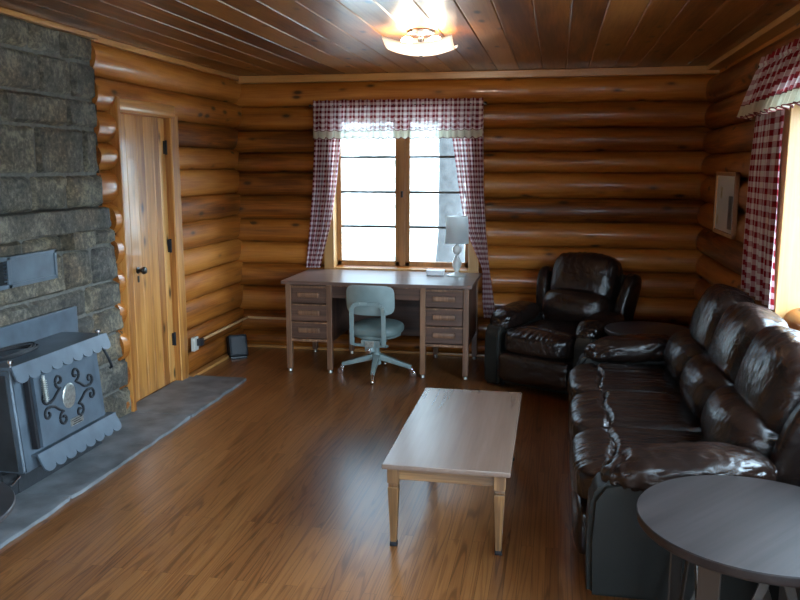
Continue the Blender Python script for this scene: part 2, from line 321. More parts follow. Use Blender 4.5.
# ------------------------------------------------------------------ mesh helpers
class MB:
    def __init__(self):
        self.bm = bmesh.new(); self.uv = self.bm.loops.layers.uv.new('UVMap')
    def merge(self, tmp, mtx=None):
        if mtx is not None: bmesh.ops.transform(tmp, matrix=mtx, verts=tmp.verts)
        me = bpy.data.meshes.new('tmp'); tmp.to_mesh(me); tmp.free()
        self.bm.from_mesh(me); bpy.data.meshes.remove(me)
        return self
    def box(self, c, s, bev=0.003, mtx=None, seg=2):
        t = bmesh.new(); bmesh.ops.create_cube(t, size=1)
        bmesh.ops.scale(t, vec=V(s), verts=t.verts)
        if bev: bmesh.ops.bevel(t, geom=list(t.edges), offset=min(bev, min(s) * 0.45), segments=seg, affect='EDGES', profile=0.6)
        bmesh.ops.translate(t, vec=V(c), verts=t.verts)
        return self.merge(t, mtx)
    def bx(self, x0, x1, y0, y1, z0, z1, bev=0.003, seg=2):
        return self.box(((x0 + x1) / 2, (y0 + y1) / 2, (z0 + z1) / 2), (abs(x1 - x0), abs(y1 - y0), abs(z1 - z0)), bev, None, seg)
    def bar(self, a, b, w, t, up=(0, 0, 1), bev=0.003, w2=None, t2=None):
        """rectangular bar from a to b; w is across `up`, t along it; optional taper"""
        a, b = V(a), V(b); d = b - a; L = d.length; z = d.normalized(); u = V(up)
        x = u.cross(z)
        if x.length < 1e-5: x = V((1, 0, 0)).cross(z)
        x.normalize(); y = z.cross(x)
        tm = bmesh.new(); bmesh.ops.create_cube(tm, size=1)
        w2 = w if w2 is None else w2; t2 = t if t2 is None else t2
        for v in tm.verts:
            f = v.co.z + 0.5
            v.co = V((v.co.x * (w + (w2 - w) * f), v.co.y * (t + (t2 - t) * f), f * L))
        if bev: bmesh.ops.bevel(tm, geom=list(tm.edges), offset=min(bev, min(w, t, w2, t2) * 0.4), segments=2, affect='EDGES', profile=0.6)
        mt = Matrix((x, y, z)).transposed().to_4x4(); mt.translation = a
        return self.merge(tm, mt)
    def cyl(self, a, b, r, r2=None, seg=20, bev=0.0):
        a, b = V(a), V(b); d = b - a
        tm = bmesh.new(); bmesh.ops.create_cone(tm, cap_ends=True, segments=seg, radius1=r, radius2=r if r2 is None else r2, depth=d.length)
        if bev:
            es = [e for e in tm.edges if len(e.link_faces) == 2 and any(len(f.verts) > 4 for f in e.link_faces)]
            bmesh.ops.bevel(tm, geom=es, offset=bev, segments=2, affect='EDGES', profile=0.6)
        mt = d.to_track_quat('Z', 'Y').to_matrix().to_4x4(); mt.translation = (a + b) / 2
        return self.merge(tm, mt)
    def lathe(self, prof, c=(0, 0, 0), seg=32, mtx=None):
        t = bmesh.new(); rings = []
        for r, z in prof:
            rings.append([t.verts.new((r * math.cos(2 * PI * k / seg), r * math.sin(2 * PI * k / seg), z)) for k in range(seg)])
        for i in range(len(rings) - 1):
            for k in range(seg):
                t.faces.new((rings[i][k], rings[i][(k + 1) % seg], rings[i + 1][(k + 1) % seg], rings[i + 1][k]))
        if prof[0][0] > 1e-6: t.faces.new(list(reversed(rings[0])))
        if prof[-1][0] > 1e-6: t.faces.new(rings[-1])
        bmesh.ops.remove_doubles(t, verts=t.verts, dist=1e-6)
        if mtx is None: mtx = Matrix.Translation(V(c))
        return self.merge(t, mtx)
    def tube(self, pts, r, seg=8, closed=False):
        t = bmesh.new(); P = [V(p) for p in pts]; n = len(P); rings = []
        span = P[-1] - P[0]
        up = V((0, 0, 1)) if abs(span.z) < .9 * (span.length + 1e-9) else V((1, 0, 0))
        for i in range(n):
            d = (P[(i + 1) % n] - P[i - 1]) if closed else (P[min(i + 1, n - 1)] - P[max(i - 1, 0)])
            d.normalize(); x = up.cross(d)
            if x.length < 1e-3: x = V((1, 0, 0)).cross(d)
            x.normalize(); y = d.cross(x)
            rr = r[i] if isinstance(r, (list, tuple)) else r
            rings.append([t.verts.new(P[i] + x * rr * math.cos(2 * PI * k / seg) + y * rr * math.sin(2 * PI * k / seg)) for k in range(seg)])
        for i in range(n if closed else n - 1):
            a, b = rings[i], rings[(i + 1) % n]
            for k in range(seg): t.faces.new((a[k], a[(k + 1) % seg], b[(k + 1) % seg], b[k]))
        if not closed: t.faces.new(list(reversed(rings[0]))); t.faces.new(rings[-1])
        return self.merge(t)
    def prism(self, poly, depth, mtx):
        """polygon in local XY extruded along +Z by depth, then placed by mtx"""
        t = bmesh.new()
        a = [t.verts.new((p[0], p[1], 0)) for p in poly]; b = [t.verts.new((p[0], p[1], depth)) for p in poly]
        n = len(poly)
        t.faces.new(list(reversed(a))); t.faces.new(b)
        for i in range(n): t.faces.new((a[i], a[(i + 1) % n], b[(i + 1) % n], b[i]))
        bmesh.ops.recalc_face_normals(t, faces=t.faces)
        return self.merge(t, mtx)
    def grid(self, nu, nv, fn, uvfn=None):
        vs = [[self.bm.verts.new(fn(i / nu, j / nv)) for j in range(nv + 1)] for i in range(nu + 1)]
        for i in range(nu):
            for j in range(nv):
                f = self.bm.faces.new((vs[i][j], vs[i + 1][j], vs[i + 1][j + 1], vs[i][j + 1]))
                if uvfn:
                    for l, (a, b) in zip(f.loops, ((i, j), (i + 1, j), (i + 1, j + 1), (i, j + 1))):
                        l[self.uv].uv = uvfn(a / nu, b / nv)
        return self
    def puff(self, c, h, e=4.0, n=16, fn=None, mtx=None, ez=None):
        """superellipsoid pillow: centre c, half sizes h, exponent e; fn(unit, point)->point"""
        t = bmesh.new(); cache = {}
        def vert(p):
            k = (round(p[0], 5), round(p[1], 5), round(p[2], 5))
            if k not in cache:
                x, y, z = [math.tan(q * PI / 4) for q in p]
                l = (abs(x) ** e + abs(y) ** e + abs(z) ** e) ** (1 / e)
                q = V((x / l, y / l, z / l)); w = V((q.x * h[0], q.y * h[1], q.z * h[2]))
                if fn: w = fn(q, w)
                cache[k] = t.verts.new(w + V(c))
            return cache[k]
        for ax in range(3):
            for s in (-1, 1):
                for i in range(n):
                    for j in range(n):
                        q = []
                        for (a, b) in ((i, j), (i + 1, j), (i + 1, j + 1), (i, j + 1)):
                            p = [0, 0, 0]; p[ax] = s; p[(ax + 1) % 3] = -1 + 2 * a / n; p[(ax + 2) % 3] = -1 + 2 * b / n
                            q.append(vert(p))
                        t.faces.new(q if s > 0 else list(reversed(q)))
        return self.merge(t, mtx)

def obj(name, mb, mat, parent=None, sharp=35, label=None, smooth=True):
    me = bpy.data.meshes.new(name)
    # smooth shading; edges stay sharp where they turn hard, or where a large flat face meets its narrow bevel
    area = {f: f.calc_area() for f in mb.bm.faces}
    for f in mb.bm.faces: f.smooth = True
    for e in mb.bm.edges:
        if len(e.link_faces) != 2: continue
        a = abs(e.calc_face_angle(0.0))
        if a > math.radians(sharp): e.smooth = False
        elif a > 0.15:
            p, q = sorted(area[f] for f in e.link_faces)
            if q > 2e-4 and q > 6 * p: e.smooth = False
    mb.bm.to_mesh(me); mb.bm.free()
    me.materials.append(mat)
    o = bpy.data.objects.new(name, me); COL.objects.link(o)
    if parent is not None: o.parent = parent
    if label: o['label'] = label
    return o

def thing(name, label, cat, loc=(0, 0, 0), rz=0.0, group=None):
    o = bpy.data.objects.new(name, None); COL.objects.link(o)
    o.empty_display_size = 0.1; o.location = loc; o.rotation_euler = (0, 0, rz)
    o['label'] = label; o['category'] = cat
    if group: o['group'] = group
    return o

def tag(o, label, cat, group=None):
    o['label'] = label; o['category'] = cat
    if group: o['group'] = group
    return o

def struct(name, mb=None, mat=None, parent=None, **kw):
    if mb is None:
        o = bpy.data.objects.new(name, None); COL.objects.link(o)
    else:
        o = obj(name, mb, mat, parent, **kw)
    o['kind'] = 'structure'
    return o

def fbm(p, o=4):
    return NZ.fractal(V(p), 0.9, 2.1, o)

# ------------------------------------------------------------------ room shell
XL, XLG = -2.95, -3.05       # left wall: log fronts, log grooves
XR, XRG = 1.20, 1.30
YB, YBG = 7.28, 7.38
YF = -1.7
CEIL = 2.585

struct('floor', MB().bx(XLG - .2, XRG + .2, YF - .2, YBG + .2, -0.12, 0, 0), M['floor'])

# ceiling of bevelled boards running to the back wall
mb = MB(); x = XLG - .05; k = 0
while x < XRG + .1:
    w = 0.196 + 0.012 * math.sin(k * 2.3)
    mb.bx(x, x + w, YF - .1, YBG + .1, CEIL, CEIL + .03, 0.0065, 1); x += w; k += 1
mb.bx(XLG - .2, XRG + .2, YF - .2, YBG + .2, CEIL + .025, CEIL + .15, 0)
struct('ceiling', mb, M['ceil'], sharp=20)

ZG = [0.0, 0.155, 0.36, 0.60, 0.825, 1.035, 1.26, 1.475, 1.70, 1.885, 2.09, 2.31, 2.53]
def log_run(mb, axis, a, b, z0, z1, front, groove, seed):
    """one half-round log along axis from a to b between two grooves, bulging from groove to front"""
    L = b - a; n = max(2, int(L / 0.12)); m = 12
    dirn = 1 if front > groove else -1
    dep = abs(front - groove) + 0.02
    rings = []
    for i in range(n + 1):
        s = a + L * i / n
        ring = []
        dz = 0.012 * NZ.noise(V((s * 0.7, seed * 3.1, 0)))
        g = 1 + 0.10 * NZ.noise(V((s * 0.9, seed * 5.7, 4)))
        for j in range(m + 1):
            t = PI * j / m
            zz = (z0 + z1) / 2 - (z1 - z0) / 2 * math.cos(t) * 1.03 + dz * math.sin(t)
            d = groove - dirn * 0.02 + dirn * dep * (math.sin(t) ** 0.75) * (g if 0 < j < m else 1)
            d += dirn * 0.003 * NZ.noise(V((s * 4, t * 2, seed)))
            ring.append(mb.bm.verts.new((s, d, zz) if axis == 'X' else (d, s, zz)))
        rings.append(ring)
    for i in range(n):
        for j in range(m):
            f = (rings[i][j], rings[i + 1][j], rings[i + 1][j + 1], rings[i][j + 1])
            mb.bm.faces.new(f)
    for r in (rings[0], rings[-1]): mb.bm.faces.new(r)

def log_wall(name, axis, lo, hi, front, groove, opens, mat, backs, shift=0.0, dfront=None):
    """opens: list of (a, b, z0, z1) openings; logs are cut there. backs: boxes of solid wall behind"""
    mb = MB()
    for k in range(len(ZG) - 1):
        z0, z1 = ZG[k] + shift, ZG[k + 1] + shift
        if k == 0: z0 = 0.0
        zm = (z0 + z1) / 2
        segs = [(lo, hi)]
        for (a, b, p, q) in opens:
            if p < zm < q:
                segs = [s for (u, v) in segs for s in ((u, min(v, a)), (max(u, b), v)) if s[1] - s[0] > 0.01]
        for (u, v) in segs:
            fr = front
            if dfront: fr = front + dfront(u, v)
            log_run(mb, axis, u, v, z0, z1, fr, groove, k + 17 * len(name) + u)
    bmesh.ops.recalc_face_normals(mb.bm, faces=mb.bm.faces)
    for bxs in backs: mb.bx(*bxs, 0)
    return struct(name, mb, mat, sharp=50)

# back window opening, right window openings, rear windows
BW = (-2.07, -0.76, 0.80, 2.23)          # x0 x1 z0 z1
RW = (1.75, 4.56, 0.90, 2.12)            # y0 y1 z0 z1
RW2 = (-1.3, 1.25, 0.25, 2.2)
FW = (-1.5, -0.45, 0.9, 2.1)
FW2 = (0.2, 1.05, 0.9, 2.1)
def wall_boxes(axis, lo, hi, d0, d1, opens):
    out = []; cur = lo
    for (a, b, z0, z1) in opens:
        out.append((cur, a, 0, CEIL + .1)); out.append((a, b, 0, z0)); out.append((a, b, z1, CEIL + .1)); cur = b
    out.append((cur, hi, 0, CEIL + .1))
    res = []
    for (a, b, z0, z1) in out:
        res.append((a, b, d0, d1, z0, z1) if axis == 'X' else (d0, d1, a, b, z0, z1))
    return res
log_wall('wall_back', 'X', XLG, XRG, YB, YBG, [BW], M['log_x'], wall_boxes('X', XLG - .15, XRG + .15, YBG, YBG + .14, [BW]))
DOOR = (5.06, 6.03, 0, 2.225)
log_wall('wall_left', 'Y', YF, YBG, XL, XLG, [(2.72, 4.85, 1.45, 9), (2.72, 4.98, 0, 1.45), DOOR], M['log_y'],
         wall_boxes('Y', YF - .15, YBG + .15, XLG - .14, XLG, []), shift=0.03, dfront=lambda u, v: (0.015 if 4.5 < u < 5.05 else (-0.035 if u > 5.9 else 0)))
log_wall('wall_right', 'Y', YF, YBG, XR, XRG, [RW2, RW], M['log_y'], wall_boxes('Y', YF - .15, YBG + .15, XRG, XRG + .14, [RW2, RW]), shift=-0.03)
log_wall('wall_front', 'X', XLG, XRG, YF, YF - .1, [FW, FW2], M['log_x'], wall_boxes('X', XLG - .15, XRG + .15, YF - .24, YF - .1, [FW, FW2]))

# trim
struct('trim_1', MB().bx(XLG, XRG, YB - .015, YBG, 2.52, CEIL, .008), M['trim_x'])
struct('trim_2', MB().bx(XLG, XL + .005, 4.86, YBG, 2.545, CEIL, .006), M['trim_y'])
struct('trim_3', MB().bx(XR - .005, XRG, YF, YBG, 2.545, CEIL, .006), M['trim_y'])
struct('trim_4', MB().bx(XL - .05, XL + .035, 2.70, 4.87, 2.555, CEIL, .008), M['trim_y'])
struct('baseboard_back', MB().bx(XL, XR, YB - .01, YB + .04, 0, 0.028, .008), M['trim_x'])
struct('baseboard_left', MB().bx(XL - .05, XL + .012, 6.04, YB, 0, 0.028, .008), M['trim_y'])

# ------------------------------------------------------------------ door
d = struct('door_1')
mb = MB(); y = 5.10; ws = [.135, .095, .145, .115, .135, .095, .10]
for w in ws:
    mb.bx(-3.075, -3.03, y, y + w - .001, 0.022, 2.125, .005, 1); y += w
obj('door_panel', mb, M['pine_z'], d, sharp=25)
mb = MB().bx(-3.10, -2.925, 5.06, 5.098, 0, 2.22, .006).bx(-3.10, -2.968, 5.91, 6.035, 0, 2.20, .012)
obj('casing', mb, M['pine_z'], d)
obj('header', MB().bx(-3.10, -2.935, 5.06, 5.94, 2.128, 2.225, .03, 4), M['pine_y'], d)
kn = obj('door_knob', MB().lathe([(0, 0), (.026, 0), (.026, .005), (.010, .008), (.009, .03), (.024, .036), (.029, .05), (.024, .064), (0, .07)], seg=20,
     mtx=Matrix.Translation((-3.03, 5.40, 0.995)) @ Matrix.Rotation(PI / 2, 4, 'Y')), M['brass_dark'], d)
obj('keyhole_plate', MB().box((-3.027, 5.40, 0.93), (.005, .022, .05), .002), M['brass_dark'], d)
for hz in (1.90, 1.13, 0.37):
    obj('hinge', MB().box((-3.026, 5.895, hz), (.010, .03, .10), .002).cyl((-3.018, 5.908, hz - .055), (-3.018, 5.908, hz + .055), .009, seg=10), M['iron'], d)

# ------------------------------------------------------------------ windows
def casement(name, c, axis, a0, a1, z0, z1, face, glass, nsash, rows, out, cas_w=0.09, sash_w=0.045, mull=0.05):
    """window in a wall: along axis from a0..a1; face = room side coordinate, glass = pane coordinate"""
    w = struct(name)
    def B(mb, p0, p1, d0, d1, q0, q1, bev=.004):
        if axis == 'X': mb.bx(p0, p1, min(d0, d1), max(d0, d1), q0, q1, bev)
        else: mb.bx(min(d0, d1), max(d0, d1), p0, p1, q0, q1, bev)
        return mb
    s = 1 if glass > face else -1
    mb = MB()
    B(mb, a0 - cas_w, a0 + .02, face, glass + s * .06, z0 - .02, z1 + cas_w); B(mb, a1 - .02, a1 + cas_w, face, glass + s * .06, z0 - .02, z1 + cas_w)
    B(mb, a0 - cas_w, a1 + cas_w, face, glass + s * .06, z1 - .02, z1 + cas_w)
    obj('casing', mb, M['casing'], w)
    mb = MB(); B(mb, a0 - cas_w, a1 + cas_w, face - s * .006, glass + s * .08, z0 - .05, z0 + .012); obj('sill', mb, M['casing'], w)
    A0, A1 = a0 + .02, a1 - .02; Z0, Z1 = z0 + .012, z1 - .02
    each = (A1 - A0 - mull * (nsash - 1)) / nsash
    for k in range(nsash):
        u0 = A0 + k * (each + mull); u1 = u0 + each
        mb = MB()
        B(mb, u0, u0 + sash_w, glass - .018, glass + .018, Z0, Z1); B(mb, u1 - sash_w, u1, glass - .018, glass + .018, Z0, Z1)
        B(mb, u0, u1, glass - .018, glass + .018, Z0, Z0 + sash_w * 1.3); B(mb, u0, u1, glass - .018, glass + .018, Z1 - sash_w, Z1)
        sash = obj('sash', mb, M['sash'], w)
        g0, g1 = Z0 + sash_w * 1.3, Z1 - sash_w
        mb = MB()
        for r in range(1, rows):
            zz = g0 + (g1 - g0) * r / rows
            B(mb, u0 + sash_w - .005, u1 - sash_w + .005, glass - .014, glass + .014, zz - .011, zz + .011, .003)
        if rows > 1: obj('muntins', mb, M['muntin'], sash)
        mb = MB(); B(mb, u0 + sash_w - .005, u1 - sash_w + .005, glass - .002, glass + .002, g0 - .005, g1 + .005, 0)
        obj('pane', mb, M['pane'], sash)
    mb = MB()
    for k in range(1, nsash):
        u0 = A0 + k * each + (k - 1) * mull; B(mb, u0, u0 + mull, glass - s * .03, glass + .03, Z0, Z1)
    if nsash > 1: obj('mullion', mb, M['sash'], w)
    # window latch on the mullion
    return w
wb = casement('window_1', None, 'X', BW[0], BW[1], BW[2], BW[3], YB - .018, 7.40, 2, 4, 1, cas_w=.075)
obj('latch', MB().box((-1.415, 7.355, 1.50), (.02, .03, .06), .004), M['brass_dark'], wb)
casement('window_2', None, 'Y', RW[0], RW[1], RW[2], RW[3], XR - .03, 1.37, 3, 1, 1, cas_w=.13, sash_w=.045)
casement('window_3', None, 'Y', RW2[0], RW2[1], RW2[2], RW2[3], XR - .03, 1.40, 2, 1, 1, cas_w=.12)
casement('window_4', None, 'X', FW[0], FW[1], FW[2], FW[3], YF + .03, YF - .2, 2, 1, 1, cas_w=.1)
casement('window_5', None, 'X', FW2[0], FW2[1], FW2[2], FW2[3], YF + .03, YF - .2, 2, 1, 1, cas_w=.1)

# ------------------------------------------------------------------ stone fireplace
fp = thing('stone_fireplace', 'grey ashlar stone fireplace and chimney breast filling the left wall up to the ceiling', 'fireplace', (XL, 3.82, 0))
def stone_block(mb, y0, y1, z0, z1, x0, x1, rough, seed):
    """block with a rough front face at x1 (local coordinates)"""
    n = max(6, int((y1 - y0) / 0.022)); m = max(5, int((z1 - z0) / 0.022))
    def prot(u, v):
        e = min(u * (y1 - y0), (1 - u) * (y1 - y0)); g = min(v * (z1 - z0), (1 - v) * (z1 - z0))
        k = min(1, .3 + e / .022); l = min(1, .3 + g / .022)
        return k * l
    def P(u, v):
        yy = y0 + (y1 - y0) * u; zz = z0 + (z1 - z0) * v
        k = prot(u, v)
        nn = fbm((yy * 6 + seed, zz * 6, seed * 1.7), 4)
        jy = 0.005 * NZ.noise(V((zz * 9, seed, 1))) if u in (0, 1) else 0
        jz = 0.005 * NZ.noise(V((yy * 9, seed, 7))) if v in (0, 1) else 0
        return (x0 + (x1 - x0) * k + rough * max(-.8, nn) * k, yy + jy, zz + jz)
    mb.grid(n, m, P)
CZ = [0.0, .21, .42, .62, .80, .985, 1.235, 1.345, 1.49, 1.705, 1.99, 2.175, 2.405, 2.575]
mb = MB(); rnd = random.Random(11)
YC0, YC1 = 2.74 - 3.82, 4.955 - 3.82
for k in range(len(CZ) - 1):
    z0, z1 = CZ[k], CZ[k + 1]
    if z0 == 1.345: continue
    edge = (4.985 + .075 * (1 - z0 / 1.3) if z0 < 1.3 else 4.862) - 3.82 + rnd.uniform(-.012, .012)
    y = edge; first = True
    while y > YC0 + .02:
        w = rnd.uniform(.28, .62) * (0.55 if first and k % 2 else 1.0); first = False
        y0 = max(YC0, y - w)
        if y0 - YC0 < .15: y0 = YC0
        stone_block(mb, y0 + .004, y - .004, z0 + .0035, z1 - .0035, -0.05, rnd.uniform(-.004, .012), 0.016, k * 7.3 + y)
        y = y0
    # far end face of the course
    def PE(u, v, z0=z0, z1=z1, e=edge): return (-0.16 + 0.15 * u, e - .004 + .008 * NZ.noise(V((u * 3, v * 3, e))), z0 + .005 + (z1 - z0 - .01) * v)
    mb.grid(4, 4, PE)
bmesh.ops.recalc_face_normals(mb.bm, faces=mb.bm.faces)
obj('stonework', mb, M['stone'], fp, sharp=60)
obj('mortar', MB().bx(-.16, -.026, YC0, 4.845 - 3.82, 0, 2.575, 0).bx(-.16, -.026, 4.845 - 3.82, 4.965 - 3.82, 0, 1.35, 0), M['mortar'], fp)
def rough_box(x0, x1, y0, y1, z0, z1, amp, seed, n=10):
    mb = MB()
    def fn(q, w):
        f = fbm((w.x * 7 + seed, w.y * 7, w.z * 7), 4)
        return w + V((q.x, q.y, q.z)).normalized() * amp * f
    mb.puff(((x0 + x1) / 2, (y0 + y1) / 2, (z0 + z1) / 2), ((x1 - x0) / 2, (y1 - y0) / 2, (z1 - z0) / 2), 14, n, fn)
    return mb
obj('mantel_shelf', rough_box(-.10, .13, YC0 + .05, 4.76 - 3.82, 1.36, 1.50, .012, 3, 34), M['stone'], fp)
for yc in (4.50 - 3.82, 3.10 - 3.82):
    obj('corbel', rough_box(-.08, .09, yc - .13, yc + .12, 1.245, 1.365, .010, yc, 12), M['stone'], fp)
# hearth: flat slate slabs
mb = MB()
for (a, b) in ((2.70, 3.62), (3.625, 5.06), (5.065, 6.10)):
    def fn(q, w, a=a): return w + V((0, 0, .004 * fbm((w.x * 4 + a, w.y * 4, 0), 3) if q.z > .9 else 0)) + V((.010 * NZ.noise(V((w.y * 7 + a, 0, 5))) if q.x > .9 else 0, 0, 0))
    mb.puff(((-3.03 - 2.485) / 2 - XL, (a + b) / 2 - 3.82, .008), (.2725, (b - a) / 2, .012), 40, 24, fn)
obj('hearth', mb, M['slate'], fp, label='flat grey slate hearth slabs')

# vent insert on the stone
v = thing('air_vent', 'blue-grey metal vent plate set into the stone above the stove', 'vent', (XL + .036, 3.84, 1.10))
mb = MB()
for (a, b, c, e) in ((-.62, .395, 0, .022), (-.62, .395, .150, .172), (.373, .395, 0, .172), (-.62, -.60, 0, .172), (-.045, -.015, 0, .172)): mb.bx(-.008, .022, a, b, c, e, .003)
obj('vent_frame', mb, M['stove'], v)
obj('cover_plate', MB().bx(-.008, .016, -.02, .38, .015, .16, .003), M['stove'], v)
mb = MB().bx(-.008, -.004, -.60, -.04, .01, .165, 0)
for k in range(7): mb.bar((.012, -.61, .03 + k * .02), (.012, -.04, .03 + k * .02), .003, .012, bev=0)
obj('louver', mb, M['cavity_shade'], v, label='near-black plate and slats painted as shade inside the vent opening')

# ------------------------------------------------------------------ wood stove
SY0, SY1 = 3.43 - 3.82, 4.20 - 3.82      # body width (local y)
st = thing('wood_stove', 'black steel wood stove insert with scalloped trim on the slate hearth', 'stove', (XL, 3.82, 0.02))
def fx(z): return 0.345 - 0.085 * (z - 0.18)     # sloping front plane: local x at height z
PYZ = lambda x, s=1: Matrix(((0, 0, s, x), (1, 0, 0, 0), (0, 1, 0, 0), (0, 0, 0, 1)))   # local XY -> world YZ, Z -> +-x
mb = MB()
side = [(.05, .185), (fx(.185), .185), (fx(.735), .735), (.05, .735)]
mb.prism(side, SY1 - SY0, Matrix(((1, 0, 0, 0), (0, 0, 1, SY0), (0, 1, 0, 0), (0, 0, 0, 1))))
bmesh.ops.bevel(mb.bm, geom=list(mb.bm.edges), offset=.012, segments=3, affect='EDGES')
obj('body', mb, M['stove'], st)
obj('side_panel', MB().prism([(.055, .20), (fx(.2) - .035, .20), (fx(.70) - .03, .70), (.055, .70)], .006, Matrix(((1, 0, 0, 0), (0, 0, 1, SY0 - .006), (0, 1, 0, 0), (0, 0, 0, 1)))), M['stove_dark'], st)
obj('base', MB().bx(.05, .17, 3.60 - 3.82, 4.40 - 3.82, .002, .19, .004).bx(.05, .165, 3.47 - 3.82, 3.60 - 3.82, .002, .165, .004), M['stove_dark'], st)
bp = obj('draft_control', MB().bx(.155, .175, 3.475 - 3.82, 3.575 - 3.82, .04, .15, .003), M['stove_dark'], st)
obj('draft_knob', MB().cyl((.17, 3.525 - 3.82, .10), (.20, 3.525 - 3.82, .10), .007, seg=10).bar((.205, 3.49 - 3.82, .09), (.205, 3.565 - 3.82, .115), .012, .012, up=(1, 0, 0)), M['chrome'], bp)
obj('surround_panel', MB().bx(.030, .048, 3.35 - 3.82, 4.415 - 3.82, .16, .88, .004), M['stove'], st)
obj('top_plate', MB().bx(.05, .335, SY0 - .035, SY1 + .05, .735, .752, .004), M['stove'], st)
def scallop(y0, y1, h, r, n):
    """strip polygon: straight top edge at h, scalloped lower edge near 0"""
    pts = [(y0, h), (y0, 0.006)]
    w = (y1 - y0) / n
    for k in range(n):
        for t in range(1, 9):
            a = PI * t / 8
            pts.append((y0 + w * (k + .5) - w / 2 * math.cos(a), 0.010 - r * math.sin(a) if t < 8 else 0.012))
    pts.append((y1, h))
    return pts
mtx = Matrix.Translation((.356, 0, .684)) @ Matrix.Rotation(math.radians(-22), 4, 'Y') @ PYZ(0)
obj('scalloped_hood', MB().prism(scallop(SY0 - .035, SY1 + .05, .074, .030, 9), .010, mtx), M['stove'], st)
# ledge below the door: sloping shelf with a scalloped lip
mb = MB().bar((fx(.27) - .01, SY0 + .06, .262), (fx(.27) - .01, SY1 + .04, .262), .012, .10, up=(1, 0, .12))
obj('ash_ledge', mb, M['stove'], st)
mtx = Matrix.Translation((fx(.27) + .07, 0, .192)) @ Matrix.Rotation(math.radians(-28), 4, 'Y') @ PYZ(0)
obj('scalloped_lip', MB().prism(scallop(SY0 + .06, SY1 + .03, .086, .030, 8), .010, mtx), M['stove'], st)
slope = math.atan(0.085)
def on_front(y, z, off=0.0): return V((fx(z) + off, y, z))
FR = Matrix.Rotation(slope * -1, 4, 'Y')
dy0, dy1 = 3.565 - 3.82, 4.125 - 3.82
door = MB(); door.prism([(dy0, .285), (dy1, .285), (dy1 - .02, .70), (dy0, .70)], .02, Matrix.Translation((fx(.18) + .085 * .18 + .004, 0, 0)) @ Matrix.Rotation(math.atan(-.085), 4, 'Y') @ PYZ(0))
dr = obj('stove_door', door, M['stove'], st)
mb = MB().bar(on_front(SY0 + .075, .30, .03), on_front(SY0 + .075, .69, .03), .022, .03, up=(1, 0, 0))
obj('hinge_bar', mb, M['iron'], st)
# medallion and scrolls
yc, zc = 3.835 - 3.82, .487
obj('medallion', MB().puff(on_front(yc, zc, .026), (.010, .058, .072), 2.2, 8), M['silver'], dr)
def spiral(cy, cz, r0, turns, a0, sgn, n=34):
    P = []
    for i in range(n + 1):
        t = i / n; r = r0 * (1 - .78 * t); a = a0 + sgn * turns * 2 * PI * t
        P.append((cy + r * math.cos(a), cz + r * math.sin(a)))
    return P
def scroll(sy, sz):
    """C scroll in one quarter: from beside the medallion out to a curl"""
    P = []
    for (py, pz) in spiral(.075, .105, .040, 1.15, -PI * .55, 1)[::-1]: P.append((py, pz))
    P += [(.105, .045), (.14, .02), (.175, .01)]
    for (py, pz) in spiral(.200, .045, .036, 1.0, -PI * .7, 1)[1:]: P.append((py, pz))
    return [on_front(yc + sy * p, zc + sz * q, .030) for p, q in P]
for sy in (1, -1):
    for sz in (1, -1):
        obj('scroll', MB().tube(scroll(sy, sz), .0075, 6), M['iron'], dr)
obj('name_plate', MB().box(on_front(3.875 - 3.82, .335, .024), (.006, .12, .042), .002), M['silver'], dr)
mb = MB()
for k in range(3): mb.box(on_front(3.875 - 3.82, .323 + k * .012, .028), (.002, (.085, .06, .095)[k], .004), 0)
obj('plate_lettering', mb, M['iron'], dr)
# spring door handle and hook, nuts on top
H = [on_front(3.61 - 3.82 + .012 * math.cos(k * .9), .53 + k * .0016, .05 + .012 * math.sin(k * .9)) for k in range(70)]
obj('spring_handle', MB().tube(H, .0035, 5).cyl(on_front(3.61 - 3.82, .52, .05), on_front(3.61 - 3.82, .66, .05), .008, seg=8), M['silver'], dr)
obj('hook', MB().tube([on_front(SY1 + .01, .70, .02), on_front(SY1 + .02, .66, .03), on_front(SY1 + .03, .60, .05), on_front(SY1 + .05, .55, .05), on_front(SY1 + .06, .54, .03)], .008, 8), M['iron'], st)
for yy in (SY0 - .005, SY1 + .015):
    obj('finial', MB().lathe([(0, 0), (.008, 0), (.008, .014), (.016, .018), (.016, .03), (0, .034)], (.31, yy, .752), 12), M['chrome'], st)
# coiled black cable on top of stove
P = []
for k in range(150):
    a = k / 150 * 2 * PI * 4.2; r = 1 + .10 * math.sin(k * .37)
    P.append((.155 + .075 * r * math.cos(a), -.11 + .24 * r * math.sin(a) * (1 - .1 * math.sin(k * .09)), .0 + .004 + .0035 * (k / 30) + .003 * math.sin(k * .5)))
o = obj('coiled_cable', MB().tube(P, .0055, 6), M['rubber']); o.location = (XL, 3.70, .779)
tag(o, 'loose coil of thin black cable lying on top of the stove', 'cable')

# ------------------------------------------------------------------ outlet, raceway, speaker
w = thing('wall_outlet', 'small ivory wall outlet with a black adapter, right of the plank door', 'outlet', (XL, 6.12, 0.29))
obj('plate', MB().box((.012, -.02, 0), (.03, .085, .115), .004), M['plate'], w)
obj('plug_adapter', MB().box((.045, .015, .01), (.045, .06, .06), .006), M['adapter'], w)
mb = MB().bar((XL + .02, 6.17, .30), (XL + .02, YB - .035, .305), .02, .02).bar((XL + .02, YB - .03, .305), (-1.9, YB - .03, .30), .02, .02)
tag(obj('cable_raceway', mb, M['conduit']), 'thin tan cable raceway running round the back left corner above the floor', 'raceway')
s = thing('floor_speaker', 'small dark grey box speaker tilted on the floor in the back left corner', 'speaker', (-2.845, 6.80, 0), math.radians(35))
tilt = Matrix.Translation((0, 0, .018)) @ Matrix.Rotation(math.radians(-17), 4, 'X')
obj('cabinet', MB().box((0, .03, .105), (.17, .13, .20), .018, tilt, 3), M['speaker'], s)
